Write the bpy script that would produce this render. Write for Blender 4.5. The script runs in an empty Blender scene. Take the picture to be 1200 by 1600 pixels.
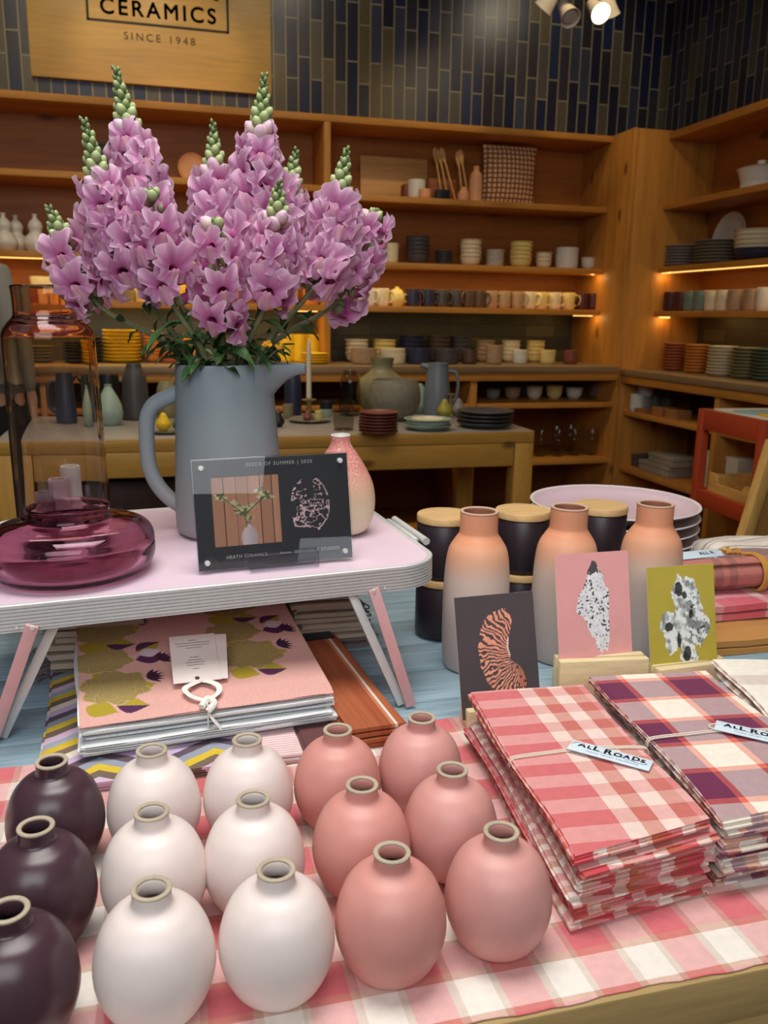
import bpy, bmesh, math, random
import numpy as np
from mathutils import Vector, Matrix, Euler
PI = math.pi
random.seed(7)
SC = bpy.context.scene
COL = SC.collection
R = math.radians

# ------------------------------------------------------------------ camera
F_PX = 1330.0
CAM = Vector((0, 0, 1.32))
def _axes():
    y = Vector(((238 - 600) / F_PX, (487 - 800) / F_PX, 1)).normalized()
    q = Vector((1, .0157, 0))
    x = (q - y * q.dot(y)).normalized()
    z = y.cross(x)
    if z.y > 0: z = -z
    return x, y, z
AX, AY, AZ = _axes()          # world axes seen in camera coordinates (x right, y down, z forward)
def ray(u, v):
    d = Vector(((u - 600) / F_PX, (v - 800) / F_PX, 1))
    return Vector((AX.dot(d), AY.dot(d), AZ.dot(d)))
def atz(u, v, z):
    d = ray(u, v); return CAM + d * ((z - CAM.z) / d.z)
def aty(u, v, y):
    d = ray(u, v); return CAM + d * (y / d.y)
def atx(u, v, x):
    d = ray(u, v); return CAM + d * (x / d.x)
cd = bpy.data.cameras.new('camera'); cam = bpy.data.objects.new('camera', cd); COL.objects.link(cam)
cx = Vector((AX.x, AY.x, AZ.x)); cy = -Vector((AX.y, AY.y, AZ.y)); cz = -Vector((AX.z, AY.z, AZ.z))
M = Matrix((cx, cy, cz)).transposed().to_4x4(); M.translation = CAM
cam.matrix_world = M
cd.sensor_fit = 'VERTICAL'; cd.sensor_height = 36; cd.sensor_width = 27
cd.lens = F_PX * 36 / 1600
cd.clip_start = .05
cd.dof.use_dof = True; cd.dof.focus_distance = 1.12; cd.dof.aperture_fstop = 9.0
SC.camera = cam

# ------------------------------------------------------------------ materials
_M = {}
def lin(c):
    return tuple(((x / 255) / 12.92 if x / 255 <= .04045 else ((x / 255 + .055) / 1.055) ** 2.4) for x in c) + (1,)
class NT:
    def __init__(s, name):
        s.m = bpy.data.materials.new(name); s.m.use_nodes = True
        s.t = s.m.node_tree; s.n = s.t.nodes; s.l = s.t.links
        s.p = s.n['Principled BSDF']; s.out = s.n['Material Output']
    def add(s, typ, **kw):
        n = s.n.new(typ)
        for k, v in kw.items():
            if k[0] == 'i' and k[1:].isdigit(): n.inputs[int(k[1:])].default_value = v
            else: setattr(n, k, v)
        return n
    def link(s, a, b): s.l.new(a, b)
    def ramp(s, fac, stops, interp='LINEAR'):
        r = s.add('ShaderNodeValToRGB'); r.color_ramp.interpolation = interp
        e = r.color_ramp.elements
        while len(e) < len(stops): e.new(.5)
        for k, (p, c) in enumerate(stops): e[k].position = p; e[k].color = c
        s.link(fac, r.inputs[0]); return r.outputs[0]
    def mix(s, fac, a, b, mode='MIX'):
        m = s.add('ShaderNodeMix', data_type='RGBA', blend_type=mode)
        for sock, v in ((m.inputs[0], fac), (m.inputs[6], a), (m.inputs[7], b)):
            if hasattr(v, 'links'): s.link(v, sock)
            else: sock.default_value = v
        return m.outputs[2]
    def math(s, op, a, b=None, c=None):
        m = s.add('ShaderNodeMath', operation=op)
        for k, v in enumerate((a, b, c)):
            if v is None: continue
            if hasattr(v, 'links'): s.link(v, m.inputs[k])
            else: m.inputs[k].default_value = v
        return m.outputs[0]
    def coord(s, kind='Object'):
        return s.add('ShaderNodeTexCoord').outputs[kind]
    def noise(s, vec, scale, detail=3, rough=.5):
        n = s.add('ShaderNodeTexNoise'); n.inputs['Scale'].default_value = scale
        n.inputs['Detail'].default_value = detail; n.inputs['Roughness'].default_value = rough
        if vec is not None: s.link(vec, n.inputs['Vector'])
        return n.outputs[0]
    def mapping(s, vec, scale=(1, 1, 1), rot=(0, 0, 0), loc=(0, 0, 0)):
        m = s.add('ShaderNodeMapping'); m.inputs['Scale'].default_value = scale
        m.inputs['Rotation'].default_value = rot; m.inputs['Location'].default_value = loc
        s.link(vec, m.inputs['Vector']); return m.outputs[0]
    def bump(s, h, strength=.1, dist=.002):
        b = s.add('ShaderNodeBump'); b.inputs['Strength'].default_value = strength; b.inputs['Distance'].default_value = dist
        s.link(h, b.inputs['Height']); s.link(b.outputs[0], s.p.inputs['Normal'])
    def base(s, c, rough=.5, metal=0, spec=.5):
        if hasattr(c, 'links'): s.link(c, s.p.inputs['Base Color'])
        else: s.p.inputs['Base Color'].default_value = c
        s.p.inputs['Roughness'].default_value = rough; s.p.inputs['Metallic'].default_value = metal
        s.p.inputs['Specular IOR Level'].default_value = spec
def sc(c, k): return (min(1, c[0] * k), min(1, c[1] * k), min(1, c[2] * k), 1)

def glaze(name, rgb, rough=.42, var=.10, speck=0, spec=.5, scale=40, metal=0):
    """plain ceramic, paint, plastic or metal with a slight mottling"""
    if name in _M: return _M[name]
    t = NT(name); c = lin(rgb); co = t.coord()
    n = t.noise(co, scale, 4)
    col = t.ramp(n, [(.3, sc(c, 1 - var)), (.7, sc(c, 1 + var))])
    if speck:
        n2 = t.noise(co, 420, 2)
        f = t.ramp(n2, [(.60, (0, 0, 0, 1)), (.66, (1, 1, 1, 1))])
        col = t.mix(t.math('MULTIPLY', f, speck), col, sc(c, .35))
    t.base(col, rough, metal, spec)
    t.bump(t.noise(co, 160, 3), .04, .001)
    _M[name] = t.m; return t.m

def ombre(name, stops, rough=.5, fleck=0, fleckcol=(255, 235, 225), wob=.02):
    """glaze whose colour changes up the pot (z of the pot itself)"""
    t = NT(name); co = t.coord()
    sp = t.add('ShaderNodeSeparateXYZ'); t.link(co, sp.inputs[0])
    z = t.math('ADD', sp.outputs[2], t.math('MULTIPLY', t.math('SUBTRACT', t.noise(co, 22, 3), .5), wob))
    zmax = max(p for p, _ in stops)
    col = t.ramp(t.math('DIVIDE', z, zmax), [(p / zmax, lin(c)) for p, c in stops])
    if fleck:
        f = t.ramp(t.noise(co, 380, 2), [(.56, (0, 0, 0, 1)), (.64, (1, 1, 1, 1))])
        up = t.ramp(t.math('DIVIDE', z, zmax), [(.35, (0, 0, 0, 1)), (.6, (1, 1, 1, 1))])
        col = t.mix(t.math('MULTIPLY', t.math('MULTIPLY', f, up), fleck), col, lin(fleckcol))
    t.base(col, rough, 0, .45); t.bump(t.noise(co, 200, 3), .05, .001)
    return t.m

def wood(name, rgb, axis='X', scale=1.0, rough=.5, knots=True, dark=.62, ring=9, flat=None):
    if name in _M: return _M[name]
    t = NT(name); c = lin(rgb); co = t.coord()
    st = {'X': (.08, 1, 1), 'Y': (1, .08, 1), 'Z': (1, 1, .08)}[axis]
    v = t.mapping(co, tuple(q * scale for q in st))
    n = t.noise(v, ring * 2.2, 6, .62)
    n2 = t.noise(v, ring * 14, 3)
    col = t.ramp(n, [(.28, sc(c, dark)), (.5, c), (.75, sc(c, 1.18))])
    col = t.mix(.25, col, t.ramp(n2, [(.3, sc(c, .6)), (.7, sc(c, 1.2))]))
    if knots:
        w = t.add('ShaderNodeTexVoronoi'); w.inputs['Scale'].default_value = 3.2 * scale
        if flat is not None:
            w.voronoi_dimensions = '2D'; sp_ = t.add('ShaderNodeSeparateXYZ'); t.link(co, sp_.inputs[0]); cb_ = t.add('ShaderNodeCombineXYZ')
            for q, ch in enumerate([c_ for c_ in range(3) if c_ != flat]): t.link(t.math('MULTIPLY', sp_.outputs[ch], .5 if 'XYZ'[ch] == axis else 1.0), cb_.inputs[q])
            t.link(cb_.outputs[0], w.inputs['Vector'])
        else: t.link(t.mapping(co, tuple(0 if flat == q else (.5 if 'XYZ'[q] == axis else 1) for q in range(3))), w.inputs['Vector'])
        k = t.ramp(w.outputs['Distance'], [(.03, (1, 1, 1, 1)), (.07, (0, 0, 0, 1))])
        col = t.mix(t.math('MULTIPLY', k, .8), col, sc(c, .22))
    t.base(col, rough, 0, .35); t.bump(n2, .08, .001)
    _M[name] = t.m; return t.m

def plaid(name, A, B, pu, pv, rough=.9, weave=1400, edge=None, off=(0, 0)):
    """woven check: warp stripes A across u, weft stripes B across v, both in metres"""
    t = NT(name); uv = t.coord('UV')
    sp = t.add('ShaderNodeSeparateXYZ'); t.link(uv, sp.inputs[0])
    wob = t.math('MULTIPLY', t.math('SUBTRACT', t.noise(uv, 60, 2), .5), .0015)
    u = t.math('FRACT', t.math('DIVIDE', t.math('ADD', t.math('ADD', sp.outputs[0], off[0]), wob), pu))
    v = t.math('FRACT', t.math('DIVIDE', t.math('ADD', t.math('ADD', sp.outputs[1], off[1]), wob), pv))
    a = t.ramp(u, [(p, lin(c)) for p, c in A], 'CONSTANT')
    b = t.ramp(v, [(p, lin(c)) for p, c in B], 'CONSTANT')
    n = t.noise(uv, weave, 2, .7)
    f = t.ramp(n, [(.38, (.25, .25, .25, 1)), (.62, (.75, .75, .75, 1))])
    col = t.mix(f, a, b)
    g = t.add('ShaderNodeGamma'); g.inputs[1].default_value = .5; t.link(t.mix(1.0, a, b, 'MULTIPLY'), g.inputs[0])
    col = t.mix(.38, col, g.outputs[0])
    col = t.mix(.35, col, t.ramp(t.noise(uv, 90, 4), [(.3, (.72, .72, .72, 1)), (.7, (1, 1, 1, 1))]), 'MULTIPLY')
    t.base(col, rough, 0, .15); t.p.inputs['Sheen Weight'].default_value = .15
    t.bump(n, .25, .0006)
    return t.m

def cloth(name, rgb, var=.12, rough=.92, weave=900):
    if name in _M: return _M[name]
    t = NT(name); c = lin(rgb); co = t.coord()
    n = t.noise(co, weave, 2, .7)
    col = t.ramp(n, [(.3, sc(c, 1 - var * 1.5)), (.7, sc(c, 1 + var))])
    t.base(col, rough, 0, .12); t.p.inputs['Sheen Weight'].default_value = .12
    t.bump(n, .25, .0006)
    _M[name] = t.m; return t.m

def attr_mat(name, rough=.6, spec=.4, grain=0):
    """printed colours carried by the mesh"""
    t = NT(name); a = t.add('ShaderNodeAttribute'); a.attribute_name = 'print'
    col = a.outputs[0]
    n = t.noise(t.coord(), 900, 2)
    col = t.mix(.15, col, t.ramp(n, [(.3, (.8, .8, .8, 1)), (.7, (1, 1, 1, 1))]), 'MULTIPLY')
    t.base(col, rough, 0, spec); t.bump(n, .12 if grain else .02, .0006)
    return t.m

def thin_glass(name, tint, deep, gloss=.02, rim=.9):
    """a blown glass wall: tints what is seen through it, more so at a slant, and mirrors by its angle"""
    t = NT(name); t.n.remove(t.p)
    lw = t.add('ShaderNodeLayerWeight'); lw.inputs['Blend'].default_value = .5
    fac = lw.outputs['Facing']
    col = t.ramp(fac, [(0, tint), (.55, tint), (.97, deep)])
    n = t.noise(t.coord(), 9, 2)
    col = t.mix(.10, col, t.ramp(n, [(.3, (.75, .75, .75, 1)), (.7, (1, 1, 1, 1))]), 'MULTIPLY')
    tr = t.add('ShaderNodeBsdfTransparent'); t.link(col, tr.inputs[0])
    gl = t.add('ShaderNodeBsdfGlossy'); gl.inputs['Roughness'].default_value = gloss
    fr = t.math('ADD', t.math('MULTIPLY', t.math('POWER', fac, 4.5), rim), .035)
    mx = t.add('ShaderNodeMixShader'); t.link(fr, mx.inputs[0]); t.link(tr.outputs[0], mx.inputs[1]); t.link(gl.outputs[0], mx.inputs[2])
    bp = t.add('ShaderNodeBump'); bp.inputs['Strength'].default_value = .06; t.link(n, bp.inputs['Height']); t.link(bp.outputs[0], gl.inputs['Normal'])
    t.link(mx.outputs[0], t.out.inputs[0])
    return t.m
def emit(name, rgb, strength):
    t = NT(name); t.base(lin(rgb), .4)
    n = t.noise(t.coord(), 30, 1)
    t.link(t.ramp(n, [(0, sc(lin(rgb), .95)), (1, lin(rgb))]), t.p.inputs['Emission Color'])
    t.p.inputs['Emission Strength'].default_value = strength
    return t.m

# ------------------------------------------------------------------ mesh helpers
def rot(rx=0, ry=0, rz=0): return Euler((rx, ry, rz)).to_matrix().to_4x4()
def T(x, y, z): return Matrix.Translation((x, y, z))
def new(): return bmesh.new()
def lathe(bm, prof, seg=40, mi=0, M=None, uv=None):
    rings = []
    for r, z in prof:
        if r < 1e-6: rings.append([bm.verts.new((0, 0, z))])
        else: rings.append([bm.verts.new((r * math.cos(2 * PI * k / seg), r * math.sin(2 * PI * k / seg), z)) for k in range(seg)])
    fs = []
    for a, b in zip(rings, rings[1:]):
        for k in range(seg):
            q = (k + 1) % seg
            if len(a) == 1 and len(b) == 1: continue
            if len(a) == 1: vs = (a[0], b[q], b[k])
            elif len(b) == 1: vs = (a[k], a[q], b[0])
            else: vs = (a[k], a[q], b[q], b[k])
            f = bm.faces.new(vs); f.material_index = mi; fs.append(f)
    if M is not None: bmesh.ops.transform(bm, matrix=M, verts=[v for r_ in rings for v in r_])
    return fs
def box(bm, x0, x1, y0, y1, z0, z1, bev=.002, mi=0, M=None, seg=2):
    r = bmesh.ops.create_cube(bm, size=1)
    vs = r['verts']
    bmesh.ops.scale(bm, vec=(x1 - x0, y1 - y0, z1 - z0), verts=vs)
    bmesh.ops.translate(bm, vec=((x0 + x1) / 2, (y0 + y1) / 2, (z0 + z1) / 2), verts=vs)
    fs = list({f for v in vs for f in v.link_faces})
    if bev:
        es = list({e for v in vs for e in v.link_edges})
        o = bmesh.ops.bevel(bm, geom=es, offset=bev, segments=seg, affect='EDGES', profile=.5)
        fs = list({f for f in o['faces']} | {f for v in o['verts'] for f in v.link_faces})
    for f in fs: f.material_index = mi
    if M is not None: bmesh.ops.transform(bm, matrix=M, verts=list({v for f in fs for v in f.verts}))
    return fs
def prism(bm, pts, z0, z1, mi=0, M=None):
    a = [bm.verts.new((x, y, z0)) for x, y in pts]; b = [bm.verts.new((x, y, z1)) for x, y in pts]
    n = len(pts); fs = [bm.faces.new(a[::-1]), bm.faces.new(b)]
    for k in range(n): fs.append(bm.faces.new((a[k], a[(k + 1) % n], b[(k + 1) % n], b[k])))
    for f in fs: f.material_index = mi
    if M is not None: bmesh.ops.transform(bm, matrix=M, verts=a + b)
    return fs
def tube(bm, pts, rad, seg=10, mi=0, flat=1.0, closed=False, up=None):
    pts = [Vector(p) for p in pts]; n = len(pts)
    rads = rad if isinstance(rad, (list, tuple)) else [rad] * n
    rings = []; nrm = Vector(up) if up else None
    for k, p in enumerate(pts):
        if closed: d = pts[(k + 1) % n] - pts[k - 1]
        else: d = pts[min(k + 1, n - 1)] - pts[max(k - 1, 0)]
        d.normalize()
        if nrm is None: nrm = Vector((0, 0, 1)) if abs(d.z) < .9 else Vector((1, 0, 0))
        nrm = (nrm - d * nrm.dot(d)).normalized(); bn = d.cross(nrm)
        rings.append([bm.verts.new(p + (nrm * math.cos(2 * PI * j / seg) * flat + bn * math.sin(2 * PI * j / seg)) * rads[k]) for j in range(seg)])
    fs = []
    m = n if closed else n - 1
    for k in range(m):
        a, b = rings[k], rings[(k + 1) % n]
        for j in range(seg):
            q = (j + 1) % seg
            fs.append(bm.faces.new((a[j], a[q], b[q], b[j])))
    if not closed: fs.append(bm.faces.new(rings[0][::-1])); fs.append(bm.faces.new(rings[-1]))
    for f in fs: f.material_index = mi
    return fs
def bez(p0, p1, p2, n=12):
    p0, p1, p2 = Vector(p0), Vector(p1), Vector(p2)
    return [(p0 * (1 - t) ** 2 + p1 * 2 * t * (1 - t) + p2 * t * t) for t in [k / (n - 1) for k in range(n)]]
def spline(pts, sub=6):
    """Catmull-Rom through the points"""
    P = [Vector(p) for p in pts]; P = [P[0] * 2 - P[1]] + P + [P[-1] * 2 - P[-2]]; out = []
    for k in range(1, len(P) - 2):
        for j in range(sub):
            t = j / sub; a, b, c, d = P[k - 1], P[k], P[k + 1], P[k + 2]
            out.append(.5 * ((2 * b) + (c - a) * t + (2 * a - 5 * b + 4 * c - d) * t * t + (3 * b - a - 3 * c + d) * t ** 3))
    out.append(P[-2]); return out
def smooth_prof(pts, sub=5):
    return [(max(0, p.x), p.y) for p in spline([(r, z, 0) for r, z in pts], sub)]
def finish(bm, name, mats, angle=40, smooth=True, weld=False):
    if weld: bmesh.ops.remove_doubles(bm, verts=bm.verts, dist=1e-5)
    bmesh.ops.recalc_face_normals(bm, faces=bm.faces)
    me = bpy.data.meshes.new(name); bm.to_mesh(me); bm.free()
    for m in (mats if isinstance(mats, (list, tuple)) else [mats]): me.materials.append(m)
    if smooth:
        me.shade_smooth()
        if angle: me.set_sharp_from_angle(angle=R(angle))
    return me
def obj(name, bm, mats, parent=None, loc=(0, 0, 0), rotz=0, angle=40, label=None, **kw):
    me = bm if isinstance(bm, bpy.types.Mesh) else finish(bm, name, mats, angle, **kw)
    o = bpy.data.objects.new(name, me); COL.objects.link(o)
    o.location = loc; o.rotation_euler = (0, 0, rotz)
    if parent: o.parent = parent
    if label: o['label'] = label
    return o
def thing(name, label, cat, loc=(0, 0, 0), rotz=0, group=None):
    o = bpy.data.objects.new(name, None); COL.objects.link(o); o.empty_display_size = .05
    o.location = loc; o.rotation_euler = (0, 0, rotz); tag(o, label, cat, group); return o
def tag(o, label, cat, group=None, kind=None):
    o['label'] = label; o['category'] = cat
    if group: o['group'] = group
    if kind: o['kind'] = kind
    return o
def struct(name, bm, m, **kw):
    o = obj(name, bm, m, **kw); o['kind'] = 'structure'; return o
KIDS = {}
def kids(o): return [c for c in COL.objects if c.parent == o]
def dup(root, loc, rotz=0, label=None, group=None, mats=None):
    """a copy of a thing with copies of its parts and sub-parts; mats replaces materials by name"""
    def cp(o, par):
        c = o.copy(); COL.objects.link(c); c.parent = par
        if mats and o.type == 'MESH':
            key = (o.data.name, tuple(sorted((k, v.name) for k, v in mats.items())))
            if key not in KIDS:
                d = o.data.copy()
                for k, m in enumerate(d.materials):
                    if m.name in mats: d.materials[k] = mats[m.name]
                KIDS[key] = d
            c.data = KIDS[key]
        for ch in list(kids(o)): cp(ch, c)
        return c
    r = cp(root, None); r.location = loc; r.rotation_euler = (0, 0, rotz)
    if label: r['label'] = label
    if group: r['group'] = group
    return r
def text_mesh(body, size, name='lettering', extrude=.0002, bold=0, align='CENTER', space=1.0):
    c = bpy.data.curves.new(name, 'FONT'); c.body = body; c.size = size; c.extrude = extrude
    c.align_x = align; c.align_y = 'CENTER'; c.space_character = space
    o = bpy.data.objects.new('tmp_text', c); COL.objects.link(o)
    bpy.context.view_layer.update()
    me = bpy.data.meshes.new_from_object(o.evaluated_get(bpy.context.evaluated_depsgraph_get()))
    bpy.data.objects.remove(o)
    if bold:
        bm = new()
        for dx, dy in ((0, 0), (bold, 0), (-bold, 0), (0, bold), (0, -bold), (.7 * bold, .7 * bold), (-.7 * bold, .7 * bold), (.7 * bold, -.7 * bold), (-.7 * bold, -.7 * bold)):
            m = me.copy(); m.transform(T(dx, dy, 0)); bm.from_mesh(m); bpy.data.meshes.remove(m)
        bm.to_mesh(me); bm.free()
    me.name = name
    return me
def text(body, size, mat, parent, M, **kw):
    me = text_mesh(body, size, **kw); me.materials.clear(); me.materials.append(mat)
    me.transform(M)
    return obj('lettering', me, mat, parent)
def join_meshes(mes, name='lettering'):
    bm = new()
    for m in mes: bm.from_mesh(m)
    me = bpy.data.meshes.new(name); bm.to_mesh(me); bm.free(); return me
def vnoise(x, y, seed=0):
    """2D value noise for arrays"""
    xi = np.floor(x).astype(np.int64); yi = np.floor(y).astype(np.int64)
    fx = x - xi; fy = y - yi; fx = fx * fx * (3 - 2 * fx); fy = fy * fy * (3 - 2 * fy)
    def h(a, b):
        n = (a * 374761393 + b * 668265263 + seed * 1442695041) & 0xffffffff
        n = ((n ^ (n >> 13)) * 1274126177) & 0xffffffff
        return ((n ^ (n >> 16)) & 0xffff) / 65535.0
    return (h(xi, yi) * (1 - fx) + h(xi + 1, yi) * fx) * (1 - fy) + (h(xi, yi + 1) * (1 - fx) + h(xi + 1, yi + 1) * fx) * fy
def fbm(x, y, seed=0, o=4):
    s = 0; a = .5
    for k in range(o): s = s + a * vnoise(x * 2 ** k, y * 2 ** k, seed + k); a *= .5
    return s / (1 - .5 ** o)
def inpoly(x, y, pts):
    r = np.zeros(x.shape, bool); n = len(pts)
    for k in range(n):
        (x0, y0), (x1, y1) = pts[k], pts[(k + 1) % n]
        c = ((y0 > y) != (y1 > y)) & (x < (x1 - x0) * (y - y0) / (y1 - y0 + 1e-12) + x0)
        r ^= c
    return r
def printed_sheet(name, w, h, nx, ny, fn, mat, pos=None):
    """a w x h grid standing in xz (or placed by pos) whose printed colours are computed per vertex"""
    u, v = np.meshgrid(np.linspace(0, 1, nx), np.linspace(0, 1, ny))
    col = fn(u, v)                                  # ny,nx,3 in sRGB 0..255
    c = np.clip(col / 255, 0, 1); c = np.where(c <= .04045, c / 12.92, ((c + .055) / 1.055) ** 2.4)
    if pos is None: P = np.stack([(u - .5) * w, np.zeros_like(u), v * h], -1)
    else: P = pos(u, v)
    idx = np.arange(nx * ny).reshape(ny, nx)
    q = np.stack([idx[:-1, :-1], idx[:-1, 1:], idx[1:, 1:], idx[1:, :-1]], -1).reshape(-1, 4)
    me = bpy.data.meshes.new(name)
    me.vertices.add(nx * ny); me.vertices.foreach_set('co', P.reshape(-1).astype(np.float32))
    me.loops.add(q.size); me.loops.foreach_set('vertex_index', q.reshape(-1).astype(np.int32))
    me.polygons.add(len(q)); me.polygons.foreach_set('loop_start', np.arange(0, q.size, 4, dtype=np.int32))
    me.polygons.foreach_set('loop_total', np.full(len(q), 4, dtype=np.int32))
    me.update(calc_edges=True)
    at = me.color_attributes.new('print', 'FLOAT_COLOR', 'POINT')
    rgba = np.concatenate([c, np.ones(c.shape[:2] + (1,))], -1)
    at.data.foreach_set('color', rgba.reshape(-1).astype(np.float32))
    me.materials.append(mat); me.shade_smooth()
    return me
ORD = ['bottom', 'second', 'third', 'fourth', 'fifth', 'sixth', 'seventh', 'eighth', 'ninth', 'tenth', 'eleventh', 'twelfth']
def level(k, n):
    return 'topmost' if k == n - 1 else ('lowest' if k == 0 else ORD[k] + ' from the bottom')
# ------------------------------------------------------------------ the shop shell
def tile_mat(name, cols, mortar, bw, bh, off, rough=.35, vert=True, msize=.0042):
    t = NT(name); co = t.coord()
    v = t.mapping(co, rot=(R(90), 0, 0)) if True else co
    sp = t.add('ShaderNodeSeparateXYZ'); t.link(co, sp.inputs[0])
    cb = t.add('ShaderNodeCombineXYZ')
    h = t.math('ADD', sp.outputs[0], sp.outputs[1])
    if vert: t.link(sp.outputs[2], cb.inputs[0]); t.link(h, cb.inputs[1])
    else: t.link(h, cb.inputs[0]); t.link(sp.outputs[2], cb.inputs[1])
    b = t.add('ShaderNodeTexBrick'); b.offset = off; b.offset_frequency = 2
    b.inputs['Scale'].default_value = 1; b.inputs['Brick Width'].default_value = bw; b.inputs['Row Height'].default_value = bh
    b.inputs['Mortar Size'].default_value = msize; b.inputs['Color1'].default_value = (0, 0, 0, 1); b.inputs['Color2'].default_value = (1, 1, 1, 1)
    b.inputs['Mortar'].default_value = (.5, .5, .5, 1); b.inputs['Bias'].default_value = 0; b.inputs['Mortar Smooth'].default_value = .1
    t.link(cb.outputs[0], b.inputs['Vector'])
    n = len(cols)
    c = t.ramp(b.outputs['Color'], [(k / n, lin(q)) for k, q in enumerate(cols)], 'CONSTANT')
    c = t.mix(.5, c, t.ramp(t.noise(co, 26, 4), [(.3, (.7, .7, .7, 1)), (.7, (1, 1, 1, 1))]), 'MULTIPLY')
    c = t.mix(b.outputs['Fac'], c, lin(mortar))
    t.base(c, rough, 0, .5)
    t.bump(t.math('SUBTRACT', 1, b.outputs['Fac']), .4, .003)
    return t.m
TILE = tile_mat('blue_tile', [(33, 40, 70), (88, 84, 80), (40, 38, 58), (66, 70, 88), (104, 92, 66), (28, 34, 60), (60, 56, 66), (96, 88, 76), (36, 48, 84), (50, 46, 54)], (150, 138, 108), .30, .068, .37)
SPLASH = tile_mat('olive_backsplash', [(86, 78, 48), (72, 66, 44), (96, 88, 54), (64, 60, 46), (80, 70, 40)], (60, 54, 38), .20, .075, .5, .4, vert=False)
PINE = wood('pine_boards', (202, 138, 60), 'X', .9)
PINEZ = wood('pine_uprights', (202, 138, 60), 'Z', .9)
PINEY = wood('pine_boards_deep', (202, 138, 60), 'Y', .9)
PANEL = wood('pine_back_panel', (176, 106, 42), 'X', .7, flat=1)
FLOORM = wood('dark_floor', (70, 48, 34), 'Y', .5, .5, False)
PLASTER = glaze('plaster_white', (196, 188, 176), .8, .05, scale=6)
LEDM = emit('led_glow', (255, 206, 110), 2.2)

b = new(); box(b, -4.2, 3.4, -1.6, 5.3, -.05, 0, 0); struct('floor', b, FLOORM)
b = new(); box(b, -4.2, 3.4, -1.6, 5.3, 3.35, 3.4, 0); struct('ceiling', b, glaze('dark_ceiling', (70, 66, 62), .9, .06, scale=4))
b = new(); box(b, -4.2, 3.3, 5.08, 5.2, 0, 3.35, 0); struct('wall_back', b, TILE)
b = new(); box(b, 3.12, 3.3, -1.6, 5.08, 0, 3.35, 0); struct('wall_right', b, TILE)
b = new(); box(b, -4.3, -4.2, -1.6, 5.2, 0, 3.35, 0); struct('wall_left', b, PLASTER)

def shelf_board(par, x0, x1, y0, y1, ztop, th=.032, mat=None, name='shelf'):
    b = new(); box(b, x0, x1, y0, y1, ztop - th, ztop, .003); return obj(name, b, mat or PINE, par)
def led(par, x0, x1, y0, y1, z):
    b = new(); box(b, x0, x1, y0, y1, z - .004, z, .001); return obj('led_strip', b, LEDM, par, label='glowing warm light strip')

# --- shelving along the back wall: two bays, open shelves above a deeper counter
XL, XM, XR = -1.45, .925, 2.575
bs = thing('wall_shelving', 'long pine shelving unit built along the blue tiled back wall', 'shelving')
bs2 = bs
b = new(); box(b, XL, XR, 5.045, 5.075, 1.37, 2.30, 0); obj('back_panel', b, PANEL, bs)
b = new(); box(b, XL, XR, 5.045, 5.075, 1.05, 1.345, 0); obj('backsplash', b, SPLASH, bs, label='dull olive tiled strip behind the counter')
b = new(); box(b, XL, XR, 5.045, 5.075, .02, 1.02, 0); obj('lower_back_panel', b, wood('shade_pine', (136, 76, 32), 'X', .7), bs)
shelf_board(bs, XL, XR, 4.70, 5.045, 2.335, .035)
b = new(); box(b, XM - .018, XM + .018, 4.702, 5.045, 1.055, 2.30, .002); obj('upright', b, PINEZ, bs)
b = new(); box(b, XR, XR + .03, 4.46, 5.075, 0, 2.335, .003); obj('side_panel', b, wood('pine_side', (202, 138, 60), 'Z', .9, flat=0), bs)
b = new(); box(b, XL - .03, XL, 4.70, 5.075, 0, 2.335, .003); obj('side_panel', b, PINEZ, bs)
shelf_board(bs, XL, XM - .018, 4.70, 5.045, 1.985)
shelf_board(bs, XM + .018, XR, 4.70, 5.045, 1.950)
for x0, x1 in ((XL, XM - .018), (XM + .018, XR)):
    shelf_board(bs, x0, x1, 4.70, 5.045, 1.605); shelf_board(bs, x0, x1, 4.70, 5.045, 1.370)
CT = wood('counter_top', (150, 124, 92), 'X', .8, .4, False)
b = new(); box(b, XL, XR, 4.43, 5.045, 1.02, 1.055, .003); obj('counter', b, CT, bs, label='grey brown counter board')
b = new(); box(b, XL, XR, 4.44, 4.462, .975, 1.02, .002); obj('counter_rail', b, PINE, bs)
for x in (-.55, .55, 1.70, 2.2):
    if x == 2.2: continue
    b = new(); box(b, x - .018, x + .018, 4.45, 5.045, .02, 1.02, .002); obj('upright', b, PINEZ, bs)
for x0, x1 in ((XL, -.568), (-.532, .532), (.568, 1.682), (1.718, XR)):
    shelf_board(bs, x0, x1, 4.47, 5.045, .845, .028); shelf_board(bs, x0, x1, 4.47, 5.045, .515, .028)
shelf_board(bs, XL, XR, 4.50, 5.045, .14, .04)
led(bs, XM - .16, XM - .05, 4.72, 4.74, 1.337); led(bs, XM + .05, XM + .11, 4.72, 4.74, 1.337)
led(bs, 2.42, 2.54, 4.72, 4.74, 1.337); led(bs, XL + .1, XM - .05, 4.715, 4.727, 1.572)

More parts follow.
